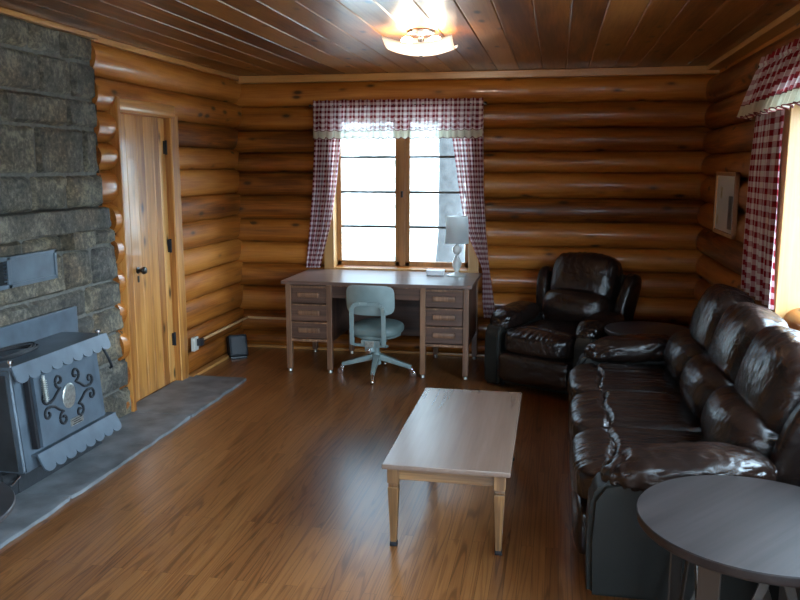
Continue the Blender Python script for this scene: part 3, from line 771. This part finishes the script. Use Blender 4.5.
obj('grille', MB().box((0, -.037, .105), (.14, .012, .17), .006, tilt), M['iron'], s)
obj('foot', MB().box((0, .03, .012), (.15, .10, .024), .004), M['rubber'], s)

# ------------------------------------------------------------------ desk
DX0, DX1, DY0, DY1, DZ = -2.27, -0.665, 6.42, 7.238, 0.797
dk = thing('desk', 'dark walnut double-pedestal desk under the gingham-curtained back window', 'desk', ((DX0 + DX1) / 2, (DY0 + DY1) / 2, 0))
ox, oy = (DX0 + DX1) / 2, (DY0 + DY1) / 2
hx, hy = (DX1 - DX0) / 2, (DY1 - DY0) / 2
obj('desktop', MB().bx(-hx - .012, hx + .012, -hy - .01, hy, DZ - .028, DZ, .004), M['desk_top'], dk)
PW = .40
for s in (-1, 1):
    xa, xb = (-hx + .02, -hx + .02 + PW) if s < 0 else (hx - .02 - PW, hx - .02)
    mb = MB()
    mb.bx(xa + .005, xa + .025, -hy + .03, hy - .03, .27, DZ - .028).bx(xb - .025, xb - .005, -hy + .03, hy - .03, .27, DZ - .028)
    mb.bx(xa, xb, -hy + .03, hy - .03, .27, .295).bx(xa, xb, hy - .05, hy - .03, .27, DZ - .028)
    mb.bx(xa, xb, -hy + .05, hy - .03, .745, DZ - .028)
    obj('pedestal', mb, M['desk_z'], dk)
    for (lx, ly) in ((xa, -hy + .02), (xb - .04, -hy + .02), (xa, hy - .06), (xb - .04, hy - .06)):
        lg = obj('leg', MB().bx(lx - .003, lx + .045, ly, ly + .045, .028, DZ - .03, .005), M['desk_edge'], dk)
        obj('glide', MB().lathe([(.015, .0), (.019, .004), (.017, .02), (.012, .03)], (lx + .021, ly + .022, 0), 14), M['silver'], lg)
    mb = MB()
    for (zz, hh) in ((.745, .018), (.590, .014), (.435, .014), (.282, .022)): mb.bx(xa + .04, xb - .04, -hy + .025, -hy + .06, zz - hh / 2, zz + hh / 2, .003)
    obj('rails', mb, M['desk_edge'], dk)
    for (z0, z1) in ((.600, .735), (.445, .582), (.296, .427)):
        dw = obj('drawer', MB().bx(xa + .045, xb - .045, -hy + .034, -hy + .4, z0 + .003, z1, .005), M['desk_x'], dk)
        zc2 = (z0 + z1) / 2 + .01; xc2 = (xa + xb) / 2
        mb = MB().bx(xc2 - .095, xc2 + .095, -hy + .008, -hy + .036, zc2 - .022, zc2 + .022, .008)
        obj('handle', mb, M['desk_edge'], dw)
obj('center_drawer', MB().bx(-hx + .02 + PW + .004, hx - .02 - PW - .004, -hy + .036, -hy + .45, .655, .755, .005), M['desk_x'], dk)
obj('rails', MB().bx(-hx + .02 + PW, hx - .02 - PW, -hy + .03, -hy + .06, .752, .764, .003), M['desk_edge'], dk)
obj('modesty_panel', MB().bx(-hx + .02 + PW, hx - .02 - PW, hy - .06, hy - .045, .20, DZ - .03, .002), M['desk_x'], dk)

# white box and lamp on the desk
wbx = thing('small_box', 'small white box lying on the desk beside the table lamp', 'box', (-1.045, 7.03, DZ), .03)
obj('tray', MB().bx(-.075, .075, -.05, .05, 0, .035, .006), M['white'], wbx)
obj('lid', MB().bx(-.08, .08, -.053, .053, .030, .048, .006), M['white'], wbx)
lp = thing('table_lamp', 'white ceramic table lamp with a drum shade standing on the desk', 'lamp', (-.855, 7.02, DZ))
obj('base', MB().lathe([(0, 0), (.085, 0), (.088, .008), (.07, .016), (.035, .022), (.022, .030), (.016, .040)], seg=32), M['ceramic'], lp)
obj('stem', MB().lathe([(.014, .036), (.020, .05), (.034, .075), (.043, .10), (.041, .12), (.030, .15), (.018, .172), (.013, .182), (.016, .19), (.026, .197), (.038, .212), (.043, .232), (.038, .252), (.024, .266), (.012, .274), (.010, .30)], seg=32), M['ceramic'], lp)
obj('lamp_shade', MB().lathe([(.102, .29), (.105, .29), (.095, .525), (.092, .525), (.102, .29)], seg=48), M['shade'], lp, sharp=60)
obj('harp', MB().cyl((0, 0, .29), (0, 0, .50), .006, seg=8).cyl((-.09, 0, .50), (.09, 0, .50), .003, seg=6).cyl((0, -.09, .50), (0, .09, .50), .003, seg=6), M['brass_dark'], lp)

# ------------------------------------------------------------------ steel desk chair (seen from behind; local -y is the chair's back)
ch = thing('office_chair', 'grey-green vintage steel swivel chair tucked into the desk, back to the room', 'chair', (-1.46, 6.46, 0), math.radians(-4))
for ang in (-80, 2, 92, 187):
    a = math.radians(ang); dx, dy = math.cos(a), math.sin(a)
    lg = obj('base_leg', MB().bar((dx * .03, dy * .03, .165), (dx * .30, dy * .30, .088), .055, .05, w2=.032, t2=.032, bev=.006), M['green'], ch)
    px, py = dx * .295, dy * .295
    mb = MB().cyl((px, py, .055), (px, py, .10), .010, seg=10).bar((px, py, .075), (px - dy * .0 + dx * .02, py + dy * .02, .03), .022, .03, bev=.004)
    cs = obj('caster', mb, M['chrome'], lg)
    obj('wheel', MB().cyl((px + dx * .02 - dy * .011, py + dy * .02 + dx * .011, .026), (px + dx * .02 + dy * .011, py + dy * .02 - dx * .011, .026), .026, seg=18, bev=.004), M['chrome'], cs)
obj('column', MB().cyl((0, 0, .12), (0, 0, .34), .024, seg=18).cyl((0, 0, .10), (0, 0, .20), .04, .034, seg=18), M['green'], ch)
mech = obj('tilt_mechanism', MB().box((0, -.06, .315), (.16, .26, .055), .008).box((0, -.19, .29), (.085, .03, .085), .006), M['green'], ch)
obj('tension_knob', MB().cyl((0, -.20, .262), (0, -.25, .262), .028, .022, seg=14, bev=.004), M['chrome'], mech)
obj('mechanism_plate', MB().box((0, -.208, .315), (.075, .006, .05), .002), M['silver'], mech)
def seatfn(q, w):
    return w + V((0, 0, .012 * (1 - q.x * q.x - q.y * q.y) if q.z > 0 else 0))
se = obj('seat', MB().puff((0, .02, .405), (.215, .215, .06), 3.2, 16, seatfn), M['green_vinyl'], ch)
obj('seat_pan', MB().lathe([(0, .335), (.17, .335), (.2, .35), (.205, .375), (0, .375)], (0, .02, 0), 40), M['green'], ch)
# backrest shell (curved plate) and cushion
def back_pt(u, v, off):
    x = (u - .5) * 2
    a = x * .205
    z = .555 + v * .25
    return V((a, -.235 + off + .055 * x * x - .02 * (v - .5), z))
def rounded_back(off0, off1, sh):
    mb = MB(); t = bmesh.new(); n = 40
    out = []
    for k in range(n):
        a = 2 * PI * k / n; c, s_ = math.cos(a), math.sin(a); e = 5.0
        r = (abs(c) ** e + abs(s_) ** e) ** (-1 / e)
        out.append((.5 + sh * .5 * c * r, .5 + sh * .5 * s_ * r))
    rings = []
    for (f, off) in ((.0, off0), (.5, off0), (.85, off0), (1.0, off0 + (off1 - off0) * .3), (1.0, off0 + (off1 - off0) * .7), (.85, off1), (.5, off1), (.0, off1)):
        rings.append([t.verts.new(back_pt(.5 + (u - .5) * f, .5 + (v_ - .5) * f, off)) for u, v_ in out])
    for i in range(len(rings) - 1):
        for k in range(n): t.faces.new((rings[i][k], rings[i][(k + 1) % n], rings[i + 1][(k + 1) % n], rings[i + 1][k]))
    bmesh.ops.remove_doubles(t, verts=t.verts, dist=1e-6)
    bmesh.ops.recalc_face_normals(t, faces=t.faces)
    return mb.merge(t)
bk = obj('backrest', rounded_back(0.0, .014, 1.0), M['green'], ch, sharp=50)
obj('back_cushion', rounded_back(.012, .055, .94), M['green_vinyl'], ch, sharp=60)
obj('bolt', MB().cyl((0, -.262, .652), (0, -.240, .652), .011, seg=12), M['chrome'], bk)
# U shaped support of flat bar
P = [(-.135, -.17, .295), (-.135, -.245, .32)]
for k in range(0, 13):
    a = PI - PI * k / 12
    P.append((.135 * (abs(math.cos(a)) ** .6) * (1 if math.cos(a) >= 0 else -1), -.262, .585 + .075 * (abs(math.sin(a)) ** .6)))
P += [(.135, -.245, .32), (.135, -.17, .295)]
mb = MB()
for a, b in zip(P[:-1], P[1:]): mb.bar(a, b, .036 if abs(a[0] - b[0]) < .05 and abs(a[2] - b[2]) > .01 else .034, .014, up=(0, 1, 0.01), bev=.003)
obj('back_support', mb, M['green'], ch)
obj('cross_bar', MB().box((0, -.165, .295), (.29, .035, .02), .004), M['green'], ch)

# ------------------------------------------------------------------ coffee table
ct = thing('coffee_table', 'low rectangular coffee table with worn oak legs and smooth brown top mid-room', 'table', (-.46, 4.055, 0), math.radians(.3))
cw, cd, chh = .292, .655, .412
obj('tabletop', MB().bx(-cw, cw, -cd, cd, chh - .024, chh, .004), M['table_top'], ct)
mb = MB(); a = .04
for (p, q, u, v_) in ((-cw + a, cw - a, -cd + a, -cd + a + .02), (-cw + a, cw - a, cd - a - .02, cd - a), (-cw + a, -cw + a + .02, -cd + a, cd - a), (cw - a - .02, cw - a, -cd + a, cd - a)):
    obj('apron', MB().bx(p, q, u, v_, chh - .085, chh - .024), M['oak_x'], ct)
for sx in (-1, 1):
    for sy in (-1, 1):
        px, py = sx * (cw - .048), sy * (cd - .048)
        mb = MB().box((px, py, chh - .06), (.054, .054, .075), .003).box((px, py, chh - .108), (.044, .044, .018), .003)
        mb.bar((px, py, chh - .118), (px, py, .02), .05, .05, w2=.028, t2=.028, bev=.003)
        lg = obj('leg', mb, M['oak'], ct)
        obj('foot_cap', MB().box((px, py, .011), (.034, .034, .022), .004), M['iron'], lg)

# ------------------------------------------------------------------ round end tables
def end_table(label, loc, r, h, rot, top_mat, group, th=.036):
    t = thing('end_table', label, 'table', loc, rot, group)
    obj('tabletop', MB().lathe([(0, h - th), (r - .008, h - th), (r - .002, h - th + .005), (r, h - th + .01), (r, h - .004), (r - .003, h), (0, h)], seg=80), top_mat, t)
    obj('top_plate', MB().lathe([(0, h - th - .006), (r * .8, h - th - .006), (r * .8, h - th), (0, h - th)], seg=40), M['steel'], t)
    R = r * .74; zt = h - th - .006
    for k in range(4):
        a = PI / 2 * k
        er, et = V((math.cos(a), math.sin(a), 0)), V((-math.sin(a), math.cos(a), 0))
        lg = obj('leg', MB().bar(er * R + V((0, 0, .0)), er * R + V((0, 0, zt)), .008, .075, up=et, bev=.002), M['dark_steel'], t)
        b = a + PI / 2
        eb = V((math.cos(b), math.sin(b), 0))
        mid = (er + eb) * R * .5
        mb = MB(); nrm = (er + eb).normalized()
        for q in (er, eb): mb.bar(q * R * .97 + (mid - q * R) * .06 + V((0, 0, .02)), mid + (q * R - mid) * .05 + V((0, 0, zt)), .006, .03, up=(eb - er), bev=.002)
        obj('brace', mb, M['dark_steel'], t)
    return t
end_table('round grey-brown end table in the near right corner of the picture, beside the sofa', (.686, 2.675, 0), .386, .60, math.radians(-130), M['end_top'], 'round end tables')
end_table('dark round end table wedged between the recliner and the far sofa arm', (.675, 5.88, 0), .305, .60, math.radians(20), M['end_top_dark'], 'round end tables')
end_table('black round end table at the left edge of the picture, before the stove', (-2.31, 2.335, 0), .385, .505, math.radians(20), M['end_top_dark'], 'round end tables', .024)

# ------------------------------------------------------------------ leather recliner seating
def wr(p, s, seed, k=3):      # sharp creases 0..1
    n = NZ.noise(V((p[0] * s[0] + seed, p[1] * s[1], p[2] * s[2] + seed * .7)))
    return max(0.0, 1 - abs(n) * k) ** 2
def seating(t, W, D, nseat, arm_w, seat_h=.475, back_top=1.0, seed=0, pad_z=.56, pad_l=.335):
    """local: front faces -y. x across, y from -D/2 to D/2"""
    f = -D / 2
    le, vi = M['leather'], M['vinyl']
    in0, in1 = -W / 2 + arm_w, W / 2 - arm_w
    obj('base', MB().bx(in0 - .02, in1 + .02, f + .09, D / 2 - .08, .035, .30, .02), vi, t)
    for s in (-1, 1):
        xa = -W / 2 if s < 0 else W / 2 - arm_w
        # side panel with rounded front, follows the arm profile
        prof = [(f + .045, .02), (D / 2 - .14, .02), (D / 2 - .10, .50), (f + .60, .535), (f + .20, .535), (f + .09, .51), (f + .045, .44), (f + .035, .25)]
        mb = MB(); mb.prism(prof, arm_w - .02, Matrix(((0, 0, 1, xa + .01), (1, 0, 0, 0), (0, 1, 0, 0), (0, 0, 0, 1))))
        bmesh.ops.bevel(mb.bm, geom=list(mb.bm.edges), offset=.022, segments=3, affect='EDGES')
        obj('arm_panel', mb, vi, t, sharp=60)
        def armfn(q, w, s=s):
            fr = max(0, -q.y)
            w = V(w)
            w.z -= .045 * max(0, -q.y - .55) / .45
            w.z += .012 * math.sin(q.y * 3.0)
            pk = wr((w.x, w.y, w.z), (9, 26, 9), seed + s, 3.0) * (.3 + .7 * abs(q.y) ** 2)
            return w - V((q.x * .8, 0, q.z)).normalized() * .024 * pk if (q.x or q.z) else w
        obj('arm_pad', MB().puff((xa + arm_w / 2 - s * .012, f + .085 + pad_l, pad_z), (arm_w / 2 + .04, pad_l, .088), 2.7, 26, armfn), le, t, sharp=80)
    sw = (in1 - in0) / nseat
    for k in range(nseat):
        xc = in0 + sw * (k + .5); sd = seed + k * 3.7
        def seatf(q, w, sd=sd):
            w = V(w)
            y = w.y + .36     # distance from the front edge of the pad
            if q.z > 0:
                w.z += .020 * (1 - q.x ** 4) * min(1, y / .12)
                w.z -= .022 * 1.25 * math.exp(-((y - .15 - .012 * math.sin(q.x * 5 + sd)) / .013) ** 2) * (1 if abs(q.x) < .93 else 0)
                w.z -= .0065 * wr((w.x, w.y, 0), (26, 2.2, 1), sd, 2.2)
            if q.y < -.6:
                w.y -= .012 * (1 - q.x ** 4) - .006 * wr((w.x, 0, w.z), (28, 1, 5), sd, 2.4)
            return w
        obj('seat_cushion', MB().puff((xc, f + .375, .39), (sw / 2 - .002, .385, .095), 5.0, 64, seatf), le, t, sharp=80)
        def footf(q, w, sd=sd):
            w = V(w)
            if q.y < 0: w.y -= .018 * (1 - q.x ** 4) * (1 - q.z ** 4) - .004 * wr((w.x, 0, w.z), (6, 1, 20), sd, 2.2)
            return w
        obj('footrest', MB().puff((xc, f + .055, .195), (sw / 2 - .004, .05, .115), 8.0, 16, footf), le, t, sharp=80)
        def lumf(q, w, sd=sd):
            w = V(w)
            if q.y < 0: w.y -= .035 * (1 - q.x * q.x) * (1 - q.z * q.z)
            edge = abs(q.x) ** 6
            w.y += .03 * edge
            w.z -= .006 * wr((w.x, w.y, w.z), (5, 5, 26), sd + 9, 2.4) * (q.z > 0)
            return w
        rot = Matrix.Translation((xc, f + .725, .60)) @ Matrix.Rotation(math.radians(-14), 4, 'X')
        obj('lumbar_cushion', MB().puff((0, 0, 0), (sw / 2 - .006, .135, .155), 2.9, 28, lumf, rot), le, t, sharp=80)
        def headf(q, w, sd=sd):
            w = V(w)
            if q.y < 0:
                w.y -= .03 * (1 - q.x * q.x) * (1 - q.z * q.z)
            w.y += .025 * abs(q.x) ** 6
            cr = wr((w.x, w.y, w.z), (30, 6, 5), sd + 21, 2.2) * (.25 + .75 * max(0, q.z))
            return w - q.normalized() * .011 * cr
        rot = Matrix.Translation((xc, f + .865, .815)) @ Matrix.Rotation(math.radians(-16), 4, 'X')
        obj('head_cushion', MB().puff((0, 0, 0), (sw / 2 - .008, .125, .232), 3.6, 36, headf, rot), le, t, sharp=80)
    rot = Matrix.Translation((0, f + .91, .52)) @ Matrix.Rotation(math.radians(-10), 4, 'X')
    obj('back_frame', MB().box((0, 0, .05), (in1 - in0 + .03, .10, .62), .03, rot, 3), vi, t)
    for s in (-1, 1):
        xa = s * (in1 + .05)
        def wf(q, w):
            w = V(w); w.y -= .02 * (1 - q.z * q.z); return w
        rot = Matrix.Translation((xa, f + .89, .61)) @ Matrix.Rotation(math.radians(-13), 4, 'X') @ Matrix.Rotation(math.radians(s * 8), 4, 'Y')
        obj('back_wing', MB().puff((0, 0, 0), (.062, .12, .29), 3.4, 20, wf, rot), le, t, sharp=80)
    for sx in (-1, 1):
        for sy in (-1, 1):
            obj('foot', MB().cyl((sx * (W / 2 - .12), sy * (D / 2 - .17), 0), (sx * (W / 2 - .12), sy * (D / 2 - .17), .05), .02, .025, seg=12), M['iron'], t)
so = thing('reclining_sofa', 'dark brown leather three-seat reclining sofa along the right wall under the window', 'sofa', (.66, 4.31, 0), -PI / 2)
seating(so, 2.42, 1.07, 3, .21, seed=1)
re = thing('recliner', 'dark leather recliner armchair angled in the back right corner beside the desk', 'armchair', (.062, 6.47, 0), math.radians(-28))
seating(re, .95, .92, 1, .165, seed=40, pad_z=.545, pad_l=.30)

# ------------------------------------------------------------------ curtains
def cloth(P, U, nu, nv):
    mb = MB(); mb.grid(nu, nv, P, U); return mb
CB = YB - .022
M['gingham_big'] = mat_gingham('wide_gingham_backlight_tint', (0.30, 0.016, 0.026), (0.92, 0.88, 0.87), 0.064)
def rod_and_valance(axis, a0, a1, ztop, zbot, base, outward, flare, label, segs, nfold, lace_h=.075, mat=None, d0=.08, ret=.062):
    """valance along an axis; base = wall-side coordinate of the cloth, outward = -1/1 direction into the room"""
    t = thing('valance', label, 'valance', ((a0 + a1) / 2, base, 0) if axis == 'X' else (base, (a0 + a1) / 2, 0))
    mid = (a0 + a1) / 2
    def loc(a, d, z): return V((a - mid, outward * d, z)) if axis == 'X' else V((outward * d, a - mid, z))
    n = len(segs)
    for (b0, b1) in segs:
        L = b1 - b0
        def P(u, v, zt=ztop, zb=zbot + lace_h):
            a = b0 + L * u
            z = zt + (zb - zt) * v
            ph = u * L * nfold * 2 * PI + 1.3 * math.sin(u * 9)
            g = (.007 + .014 * v) * math.sin(ph) + .006 * math.sin(ph * 2.3 + 1)
            pinch = -.014 * math.exp(-((v - .20) / .035) ** 2)
            d = d0 + flare * v + g + pinch
            # end returns to the wall
            e = min((a - a0), (a1 - a)); d = ret + (d - ret) * min(1, .25 + e / .05)
            spread = (u - .5) * .0
            z += .006 * math.sin(ph + .6) * (v if v > .5 else (0.8 if v < .05 else 0))
            return loc(a + .006 * math.cos(ph), d, z)
        H_ = ztop - zbot - lace_h
        o = obj('cloth', cloth(P, lambda u, v: (u * L * 1.18, v * H_), int(L * 110), 22), mat or M['gingham'], t, sharp=180)
        def Q(u, v):
            p = P(u, 1.0); p0 = P(u, .9); dd = (p - p0) / (ztop - zbot - lace_h) * 10
            s = .008 * abs(math.sin(u * L * 55)) if v > .99 else 0
            q = p + V((0, 0, -v * lace_h + s)); 
            k = flare * v * lace_h / H_
            return q + (V((0, outward * k, 0)) if axis == 'X' else V((outward * k, 0, 0)))
        obj('lace_edging', cloth(Q, lambda u, v: (u * L, v * lace_h), int(L * 150), 4), M['lace'], t, sharp=180)
        obj('lace_binding', MB().tube([Q(k / (L * 150), 1.0) for k in range(int(L * 150) + 1)], .0035, 5), M['binding'], t)
        obj('lace_binding', MB().tube([Q(k / (L * 80), 0.0) for k in range(int(L * 80) + 1)], .003, 5), M['binding'], t)
    rz = ztop - .045
    obj('curtain_rod', MB().cyl(loc(a0 - .02, ret, rz), loc(a1 + .02, ret, rz), .006, seg=10), M['brass_dark'], t)
    for a in (a0 - .02, a1 + .02):
        obj('bracket', MB().cyl(loc(a, ret, rz), loc(a, -.03, rz), .006, seg=8).puff(loc(a, ret + .004, rz), (.014, .014, .014), 2, 4), M['brass_dark'], t)
    return t
M['binding'] = plain('dark_red_binding', (0.16, 0.03, 0.03), 0.9)
rod_and_valance('X', -2.215, -.66, 2.345, 2.0, CB, -1, .03, 'short red gingham valance with cream lace edging over the desk window', [(-2.215, -1.445), (-1.457, -.66)], 14)
rod_and_valance('Y', 1.3, 5.24, 2.385, 2.03, XR - .008, -1, .085, 'red gingham valance with cream lace edging over the right-hand window above the sofa', [(1.3, 5.24)], 9, mat=M['gingham_big'], d0=.022, ret=.02)

def lerp(a, b, t): return a + (b - a) * t
CB = YB - .022
def drape(axis, base, outward, label, path, ztop, zbot, nfold, amp, loc, fullness=1.35, nv=60, mat=None):
    """path(v) -> (edge0, edge1) along the wall at height fraction v (0 top)"""
    def P(u, v):
        e0, e1 = path(v); a = e0 + (e1 - e0) * u
        ph = u * nfold * 2 * PI
        w = abs(e1 - e0)
        d = .005 + 1.3 * amp + amp * math.sin(ph + .8 * math.sin(v * 3)) + .3 * amp * math.sin(ph * 2.1 + v * 4)
        z = ztop + (zbot - ztop) * v
        return V((a - loc[0], outward * d, z)) if axis == 'X' else V((outward * d, a - loc[1], z))
    W0 = abs(path(0)[1] - path(0)[0]) * fullness
    o = obj('curtain', cloth(P, lambda u, v: (u * W0, v * (ztop - zbot)), 90, nv), mat or M['gingham'], None, sharp=180)
    o.location = (loc[0], base, 0) if axis == 'X' else (base, loc[1], 0)
    tag(o, label, 'curtain', 'gingham curtain panels')
    return o
def pw(tbl, z):
    """piecewise linear table of (z, value), z descending"""
    if z >= tbl[0][0]: return tbl[0][1]
    for (za, va), (zb, vb) in zip(tbl[:-1], tbl[1:]):
        if z >= zb: return vb + (va - vb) * (z - zb) / (za - zb)
    return tbl[-1][1]
LE = [(2.32, -2.20), (2.0, -2.212), (1.52, -2.24), (1.19, -2.275), (.86, -2.315), (.6, -2.34)]
LI = [(2.32, -1.93), (2.0, -1.962), (1.52, -2.018), (1.19, -2.078), (.86, -2.165), (.6, -2.22)]
RI = [(2.32, -.97), (2.0, -.932), (1.52, -.862), (1.19, -.805), (.88, -.665), (.82, -.645), (.53, -.64), (.36, -.625)]
RE = [(2.32, -.665), (2.0, -.655), (1.52, -.645), (1.19, -.62), (.86, -.585), (.53, -.535), (.36, -.515)]
zl = lambda v: lerp(2.32, .81, v)
zr = lambda v: lerp(2.32, .38, v)
drape('X', CB, -1, 'red gingham curtain hanging left of the desk window, slanting to the desk', lambda v: (pw(LE, zl(v)), pw(LI, zl(v))), 2.32, .81, 5, .011, (-2.15, 0), 1.5)
drape('X', CB, -1, 'red gingham curtain hanging right of the desk window, behind the lamp', lambda v: (pw(RI, zr(v)), pw(RE, zr(v))), 2.32, .38, 6, .011, (-.75, 0), 1.5)
drape('Y', XR - .03, -1, 'red and white gingham curtain behind the sofa at the right-hand window', lambda v: (lerp(4.57, 4.49, v), lerp(5.19, 5.26, min(1, v * 3))), 2.08, 1.0, 5, .012, (0, 5.0), 1.4, mat=M['gingham_big'])

# ------------------------------------------------------------------ picture on the right wall
pc = thing('framed_picture', 'small wood-framed print with a white mat on the right wall by the corner', 'picture', (XR - .012, 6.10, 1.49))
pw, ph_ = .345, .225
mb = MB()
for (a, b, c, e) in ((-pw, pw, -ph_, -ph_ + .028), (-pw, pw, ph_ - .028, ph_), (-pw, -pw + .028, -ph_, ph_), (pw - .028, pw, -ph_, ph_)): mb.bx(-.018, .012, a, b, c, e, .004)
obj('frame', mb, M['pframe'], pc)
obj('mat_board', MB().bx(-.006, .004, -pw + .02, pw - .02, -ph_ + .02, ph_ - .02, 0), M['print'], pc)
obj('print', MB().bx(-.008, -.004, -.25, -.12, -.17, .06, 0), M['print_photo'], pc, label='dark vertical print')
mb = MB()
for (yy, zz, r) in ((.15, .06, .035), (.17, .10, .025), (.12, .10, .02), (.26, -.14, .035), (.24, -.11, .025)): mb.puff((-.007, yy, zz), (.0015, r, r * .8), 2, 6)
obj('leaf_motif', mb, M['print_leaf'], pc, label='small ochre leaf motifs')

# ------------------------------------------------------------------ ceiling light
cl = thing('ceiling_light', 'lit square frosted-glass ceiling light with clear crystal centre', 'light', (-.86, 5.10, CEIL), math.radians(2))
obj('canopy', MB().lathe([(0, 0), (.085, 0), (.09, -.006), (.085, -.02), (.03, -.028), (.012, -.032), (.010, -.115), (.0, -.115)], seg=32), M['chrome'], cl)
def dish(u, v):
    x, y = (u - .5) * 2, (v - .5) * 2
    r = max(abs(x), abs(y)); e = (x * x + y * y) / 2
    return (x * .212, y * .212, -.150 + .088 * e)
mb = MB(); mb.grid(28, 28, dish)
g = obj('glass_shade', mb, M['frosted'], cl, sharp=180)
mod = g.modifiers.new('thick', 'SOLIDIFY'); mod.thickness = .005; mod.offset = 1
obj('finial', MB().lathe([(0, -.160), (.007, -.159), (.009, -.155), (.012, -.152), (0, -.148)], seg=16), M['chrome'], cl)
for s in (-1, 1):
    sk = obj('socket', MB().cyl((s * .02, 0, -.06), (s * .055, 0, -.06), .016, seg=14), M['plate'], cl)
    obj('bulb', MB().puff((s * .088, 0, -.06), (.036, .026, .026), 2, 8), M['bulb'], sk)

# ------------------------------------------------------------------ outside
mb = MB()
def hill(u, v):
    x = -60 + 120 * u; y = -60 + 140 * v
    d = max(0, abs(y - 3) - 8, abs(x + 1) - 6)
    return (x, y, -.45 + .0 * d + .10 * max(0, d - 2) + .25 * fbm((x * .15, y * .15, 0), 3) * min(1, d / 4))
mb.grid(70, 80, hill)
o = struct('ground', mb, M['ground'])
def tree(label, x, y, z, h, r, seed, crown=True):
    t = thing('pine_tree', label, 'tree', (x, y, z), 0, 'trees outside the windows')
    P = [(.10 * NZ.noise(V((k * .4, seed, 0))), .10 * NZ.noise(V((k * .4, seed, 5))), h * k / 12) for k in range(13)]
    obj('trunk', MB().tube(P, [r * (1 - .75 * k / 12) * (1.25 if k == 0 else 1) for k in range(13)], 16), M['bark'], t)
    if crown:
        mb = MB(); rd = random.Random(seed)
        for k in range(26):
            zz = h * (.45 + .55 * k / 26); rr = 1.9 * (1 - k / 28)
            for j in range(5):
                a = rd.uniform(0, 2 * PI); L = rr * rd.uniform(.6, 1)
                mb.puff((math.cos(a) * L * .6, math.sin(a) * L * .6, zz - .12 * L), (.35 * L + .1, .35 * L + .1, .12), 2, 3)
        obj('crown', mb, M['needle'], t, sharp=180)
tree('thick grey tree trunk seen through the right half of the desk window', -1.60, 12.2, -.3, 13, .215, 3)
tree('pine tree far behind the trunk outside the desk window', -3.0, 26.0, 1.3, 11, .16, 8)
tree('slim pine far up the slope outside the desk window', -.7, 32.0, 2.0, 12, .18, 12)

SKY_LO, SKY_HI = 3.2, 32.0
# ------------------------------------------------------------------ light: overcast sky through the windows
w = bpy.data.worlds.new('overcast_sky'); SC.world = w; w.use_nodes = True
bg = w.node_tree.nodes['Background']
wn, wl = w.node_tree.nodes, w.node_tree.links
tc = wn.new('ShaderNodeTexCoord')
# hazy sky: brightest towards the veiled sun (behind the camera, to the right), dimmer opposite
dt = wn.new('ShaderNodeVectorMath'); dt.operation = 'DOT_PRODUCT'
sd = V((0.72, -0.55, 0.42)).normalized(); dt.inputs[1].default_value = sd
wl.new(tc.outputs['Generated'], dt.inputs[0])
mr = wn.new('ShaderNodeMapRange'); mr.interpolation_type = 'SMOOTHSTEP'
for k, v_ in (('From Min', -0.75), ('From Max', 0.9), ('To Min', SKY_LO), ('To Max', SKY_HI)): mr.inputs[k].default_value = v_
wl.new(dt.outputs['Value'], mr.inputs['Value']); wl.new(mr.outputs['Result'], bg.inputs['Strength'])
bg.inputs['Color'].default_value = (0.58, 0.80, 1.0, 1)
def portal(name, loc, rot, sx_, sy_):
    l = bpy.data.lights.new(name, 'AREA'); l.shape = 'RECTANGLE'; l.size = sx_; l.size_y = sy_
    l.cycles.is_portal = True
    o = bpy.data.objects.new(name, l); COL.objects.link(o); o.location = loc; o.rotation_euler = rot
portal('portal_desk_window', ((BW[0] + BW[1]) / 2, 7.56, (BW[2] + BW[3]) / 2), (-PI / 2, 0, 0), BW[1] - BW[0], BW[3] - BW[2])
portal('portal_sofa_window', (1.50, (RW[0] + RW[1]) / 2, 1.51), (0, PI / 2, 0), 1.25, RW[1] - RW[0])
portal('portal_side_window', (1.50, (RW2[0] + RW2[1]) / 2, (RW2[2] + RW2[3]) / 2), (0, PI / 2, 0), RW2[3] - RW2[2], RW2[1] - RW2[0])
portal('portal_rear_window_b', ((FW2[0] + FW2[1]) / 2, YF - .28, (FW2[2] + FW2[3]) / 2), (PI / 2, 0, 0), FW2[1] - FW2[0], FW2[3] - FW2[2])
portal('portal_rear_window', ((FW[0] + FW[1]) / 2, YF - .28, (FW[2] + FW[3]) / 2), (PI / 2, 0, 0), FW[1] - FW[0], FW[3] - FW[2])

# ------------------------------------------------------------------ camera
cam = bpy.data.cameras.new('camera'); co = bpy.data.objects.new('camera', cam); COL.objects.link(co)
cam.sensor_fit = 'HORIZONTAL'; cam.sensor_width = 36; cam.lens = 36.0; cam.clip_start = .05; cam.clip_end = 300
pit = math.atan2(133, 800); yaw = math.atan2(158, math.hypot(800, 133))
co.location = (0, 0, 1.75)
co.rotation_euler = (PI / 2 - pit, 0, yaw)
SC.camera = co

SC.view_settings.view_transform = 'Standard'; SC.view_settings.look = 'None'
SC.view_settings.gamma = 1; SC.view_settings.use_curve_mapping = False
SC.view_settings.exposure = 0.2
SC.cycles.max_bounces = 10; SC.cycles.diffuse_bounces = 6; SC.cycles.glossy_bounces = 4; SC.cycles.transparent_max_bounces = 12
SC.cycles.caustics_reflective = False; SC.cycles.caustics_refractive = False
SC.cycles.sample_clamp_indirect = 8
SC.cycles.use_denoising = True
